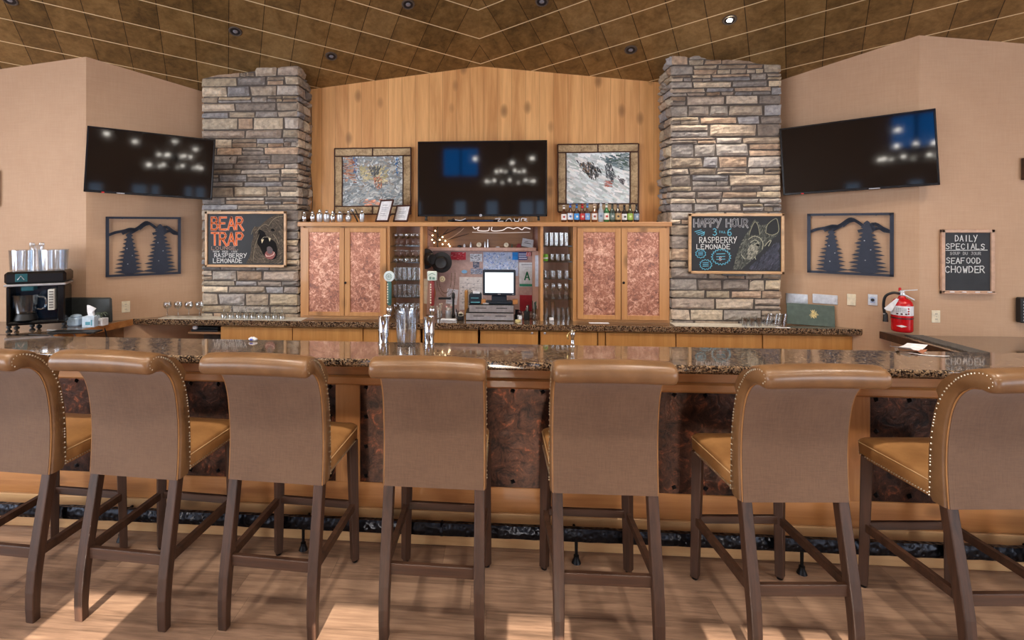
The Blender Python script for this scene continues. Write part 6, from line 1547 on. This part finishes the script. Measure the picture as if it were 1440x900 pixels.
for i, (px, py) in enumerate(((150, 187), (154, 199), (190, 198), (192, 201), (246, 198), (238, 211), (275, 209), (277, 213))):
    P = mirror_lamp(c_l, rz_l, 1, px, py, 3.2)
    if P.y < YR + .3 or abs(P.x) > 6: 
        print('lamp out', P); continue
    t = thing('pendant_lamp', 'small round pendant lamp over the seating area', 'pendant lamp', P, group='pendant lamps over the seating area')
    k = MB(); k.tube([(0, 0, .04), (0, 0, zc(P.x, P.y) - P.z)], .004, 6); k.lathe([(.02, .04), (.05, .02), (.055, .0)], seg=14, cap=False); k.build('cord_and_cap', M['black_iron'], t)
    k = MB(); k.ball((0, 0, 0), .042, 12, 8); k.build('bulb', lamp_em, t, smooth=True)

# ------------------------------------------------------------------ light
def light(name, typ, loc, energy, color=(1, 1, 1), **kw):
    ld = bpy.data.lights.new(name, typ); ld.energy = energy; ld.color = color
    rot = kw.pop('rot', None); aim = kw.pop('aim', None)
    for k_, v in kw.items(): setattr(ld, k_, v)
    o = bpy.data.objects.new(name, ld); COL.objects.link(o); o.location = loc
    if aim is not None: o.rotation_euler = (Vector(aim) - Vector(loc)).to_track_quat('-Z', 'Y').to_euler()
    if rot: o.rotation_euler = rot
    return o
sd = Vector((AZ, 1, -TE)).normalized()
sun = light('sun', 'SUN', (0, -8, 6), 14.0, (1.0, .90, .76), angle=math.radians(.15)); sun.rotation_euler = sd.to_track_quat('-Z', 'Y').to_euler()
WARM = (1.0, .90, .78); COOL = (.86, .92, 1.0)
for xx in (-4.9, 4.9): light('rear_window_daylight', 'AREA', (xx, YR + .12, 1.6), 170, COOL, shape='RECTANGLE', size=2.4, size_y=2.4, aim=(xx * .2, 4, 1.4))  # added fill lamps in front of solid rear wall, no window behind them
light('left_window_daylight', 'AREA', (RX - 6.2, -.5, 1.95), 170, COOL, shape='RECTANGLE', size=4.0, size_y=2.0, aim=(0, 1.5, 1.2))
light('right_window_fill', 'AREA', (RX + 6.2, -.5, 1.95), 50, COOL, shape='RECTANGLE', size=4.0, size_y=2.0, aim=(0, 1.5, 1.2))  # fill lamp added at the unseen right side window
# lit recessed lamps added out of view to fill the room, and the one in view
for i, (x, y_) in enumerate([(x, y_) for y_ in (1.9, -.2) for x in (-3.6, -1.9, -.2, 1.5, 3.2)]):
    P = Vector((x, y_, zc(x, y_) - .012)); 
    can_light(P, 'added unseen recessed light filling the room from over the seating area', True, 'added fill lights over the seating area')
    light('recessed_fill', 'SPOT', P + Vector((0, 0, -.03)), 120, WARM, shadow_soft_size=.06, spot_size=math.radians(125), spot_blend=.8, aim=(x, y_ + .35, 0))
for (px, py, e) in ((1026, 28, 48), ):
    P = ceil_hit(px, py); light('pillar_spot', 'SPOT', P + Vector((0, 0, -.04)), e, WARM, shadow_soft_size=.03, spot_size=math.radians(75), spot_blend=.7, aim=(P.x - .05, P.y + .12, 0))
W = bpy.data.worlds.new('sky'); bpy.context.scene.world = W; W.use_nodes = True
bg = W.node_tree.nodes['Background']; bg.inputs[0].default_value = (.55, .72, 1.0, 1); bg.inputs[1].default_value = 1.2

cam = bpy.data.cameras.new('camera'); co = bpy.data.objects.new('camera', cam); COL.objects.link(co)
cam.sensor_width = 36; cam.sensor_fit = 'HORIZONTAL'; cam.lens = 36 * FPX / 1440; cam.shift_x = (720 - CX) / 1440; cam.shift_y = (CY - 450) / 1440; cam.clip_start = .02
co.location = (0, 0, CAMH); co.rotation_euler = (PI / 2, 0, PSI)
sc = bpy.context.scene; sc.camera = co
sc.view_settings.view_transform = 'Standard'; sc.view_settings.look = 'None'; sc.view_settings.gamma = 1; sc.view_settings.exposure = 0.35; sc.view_settings.use_curve_mapping = False
sc.cycles.use_denoising = True; sc.cycles.max_bounces = 8; sc.cycles.transparent_max_bounces = 24; sc.cycles.sample_clamp_indirect = 6
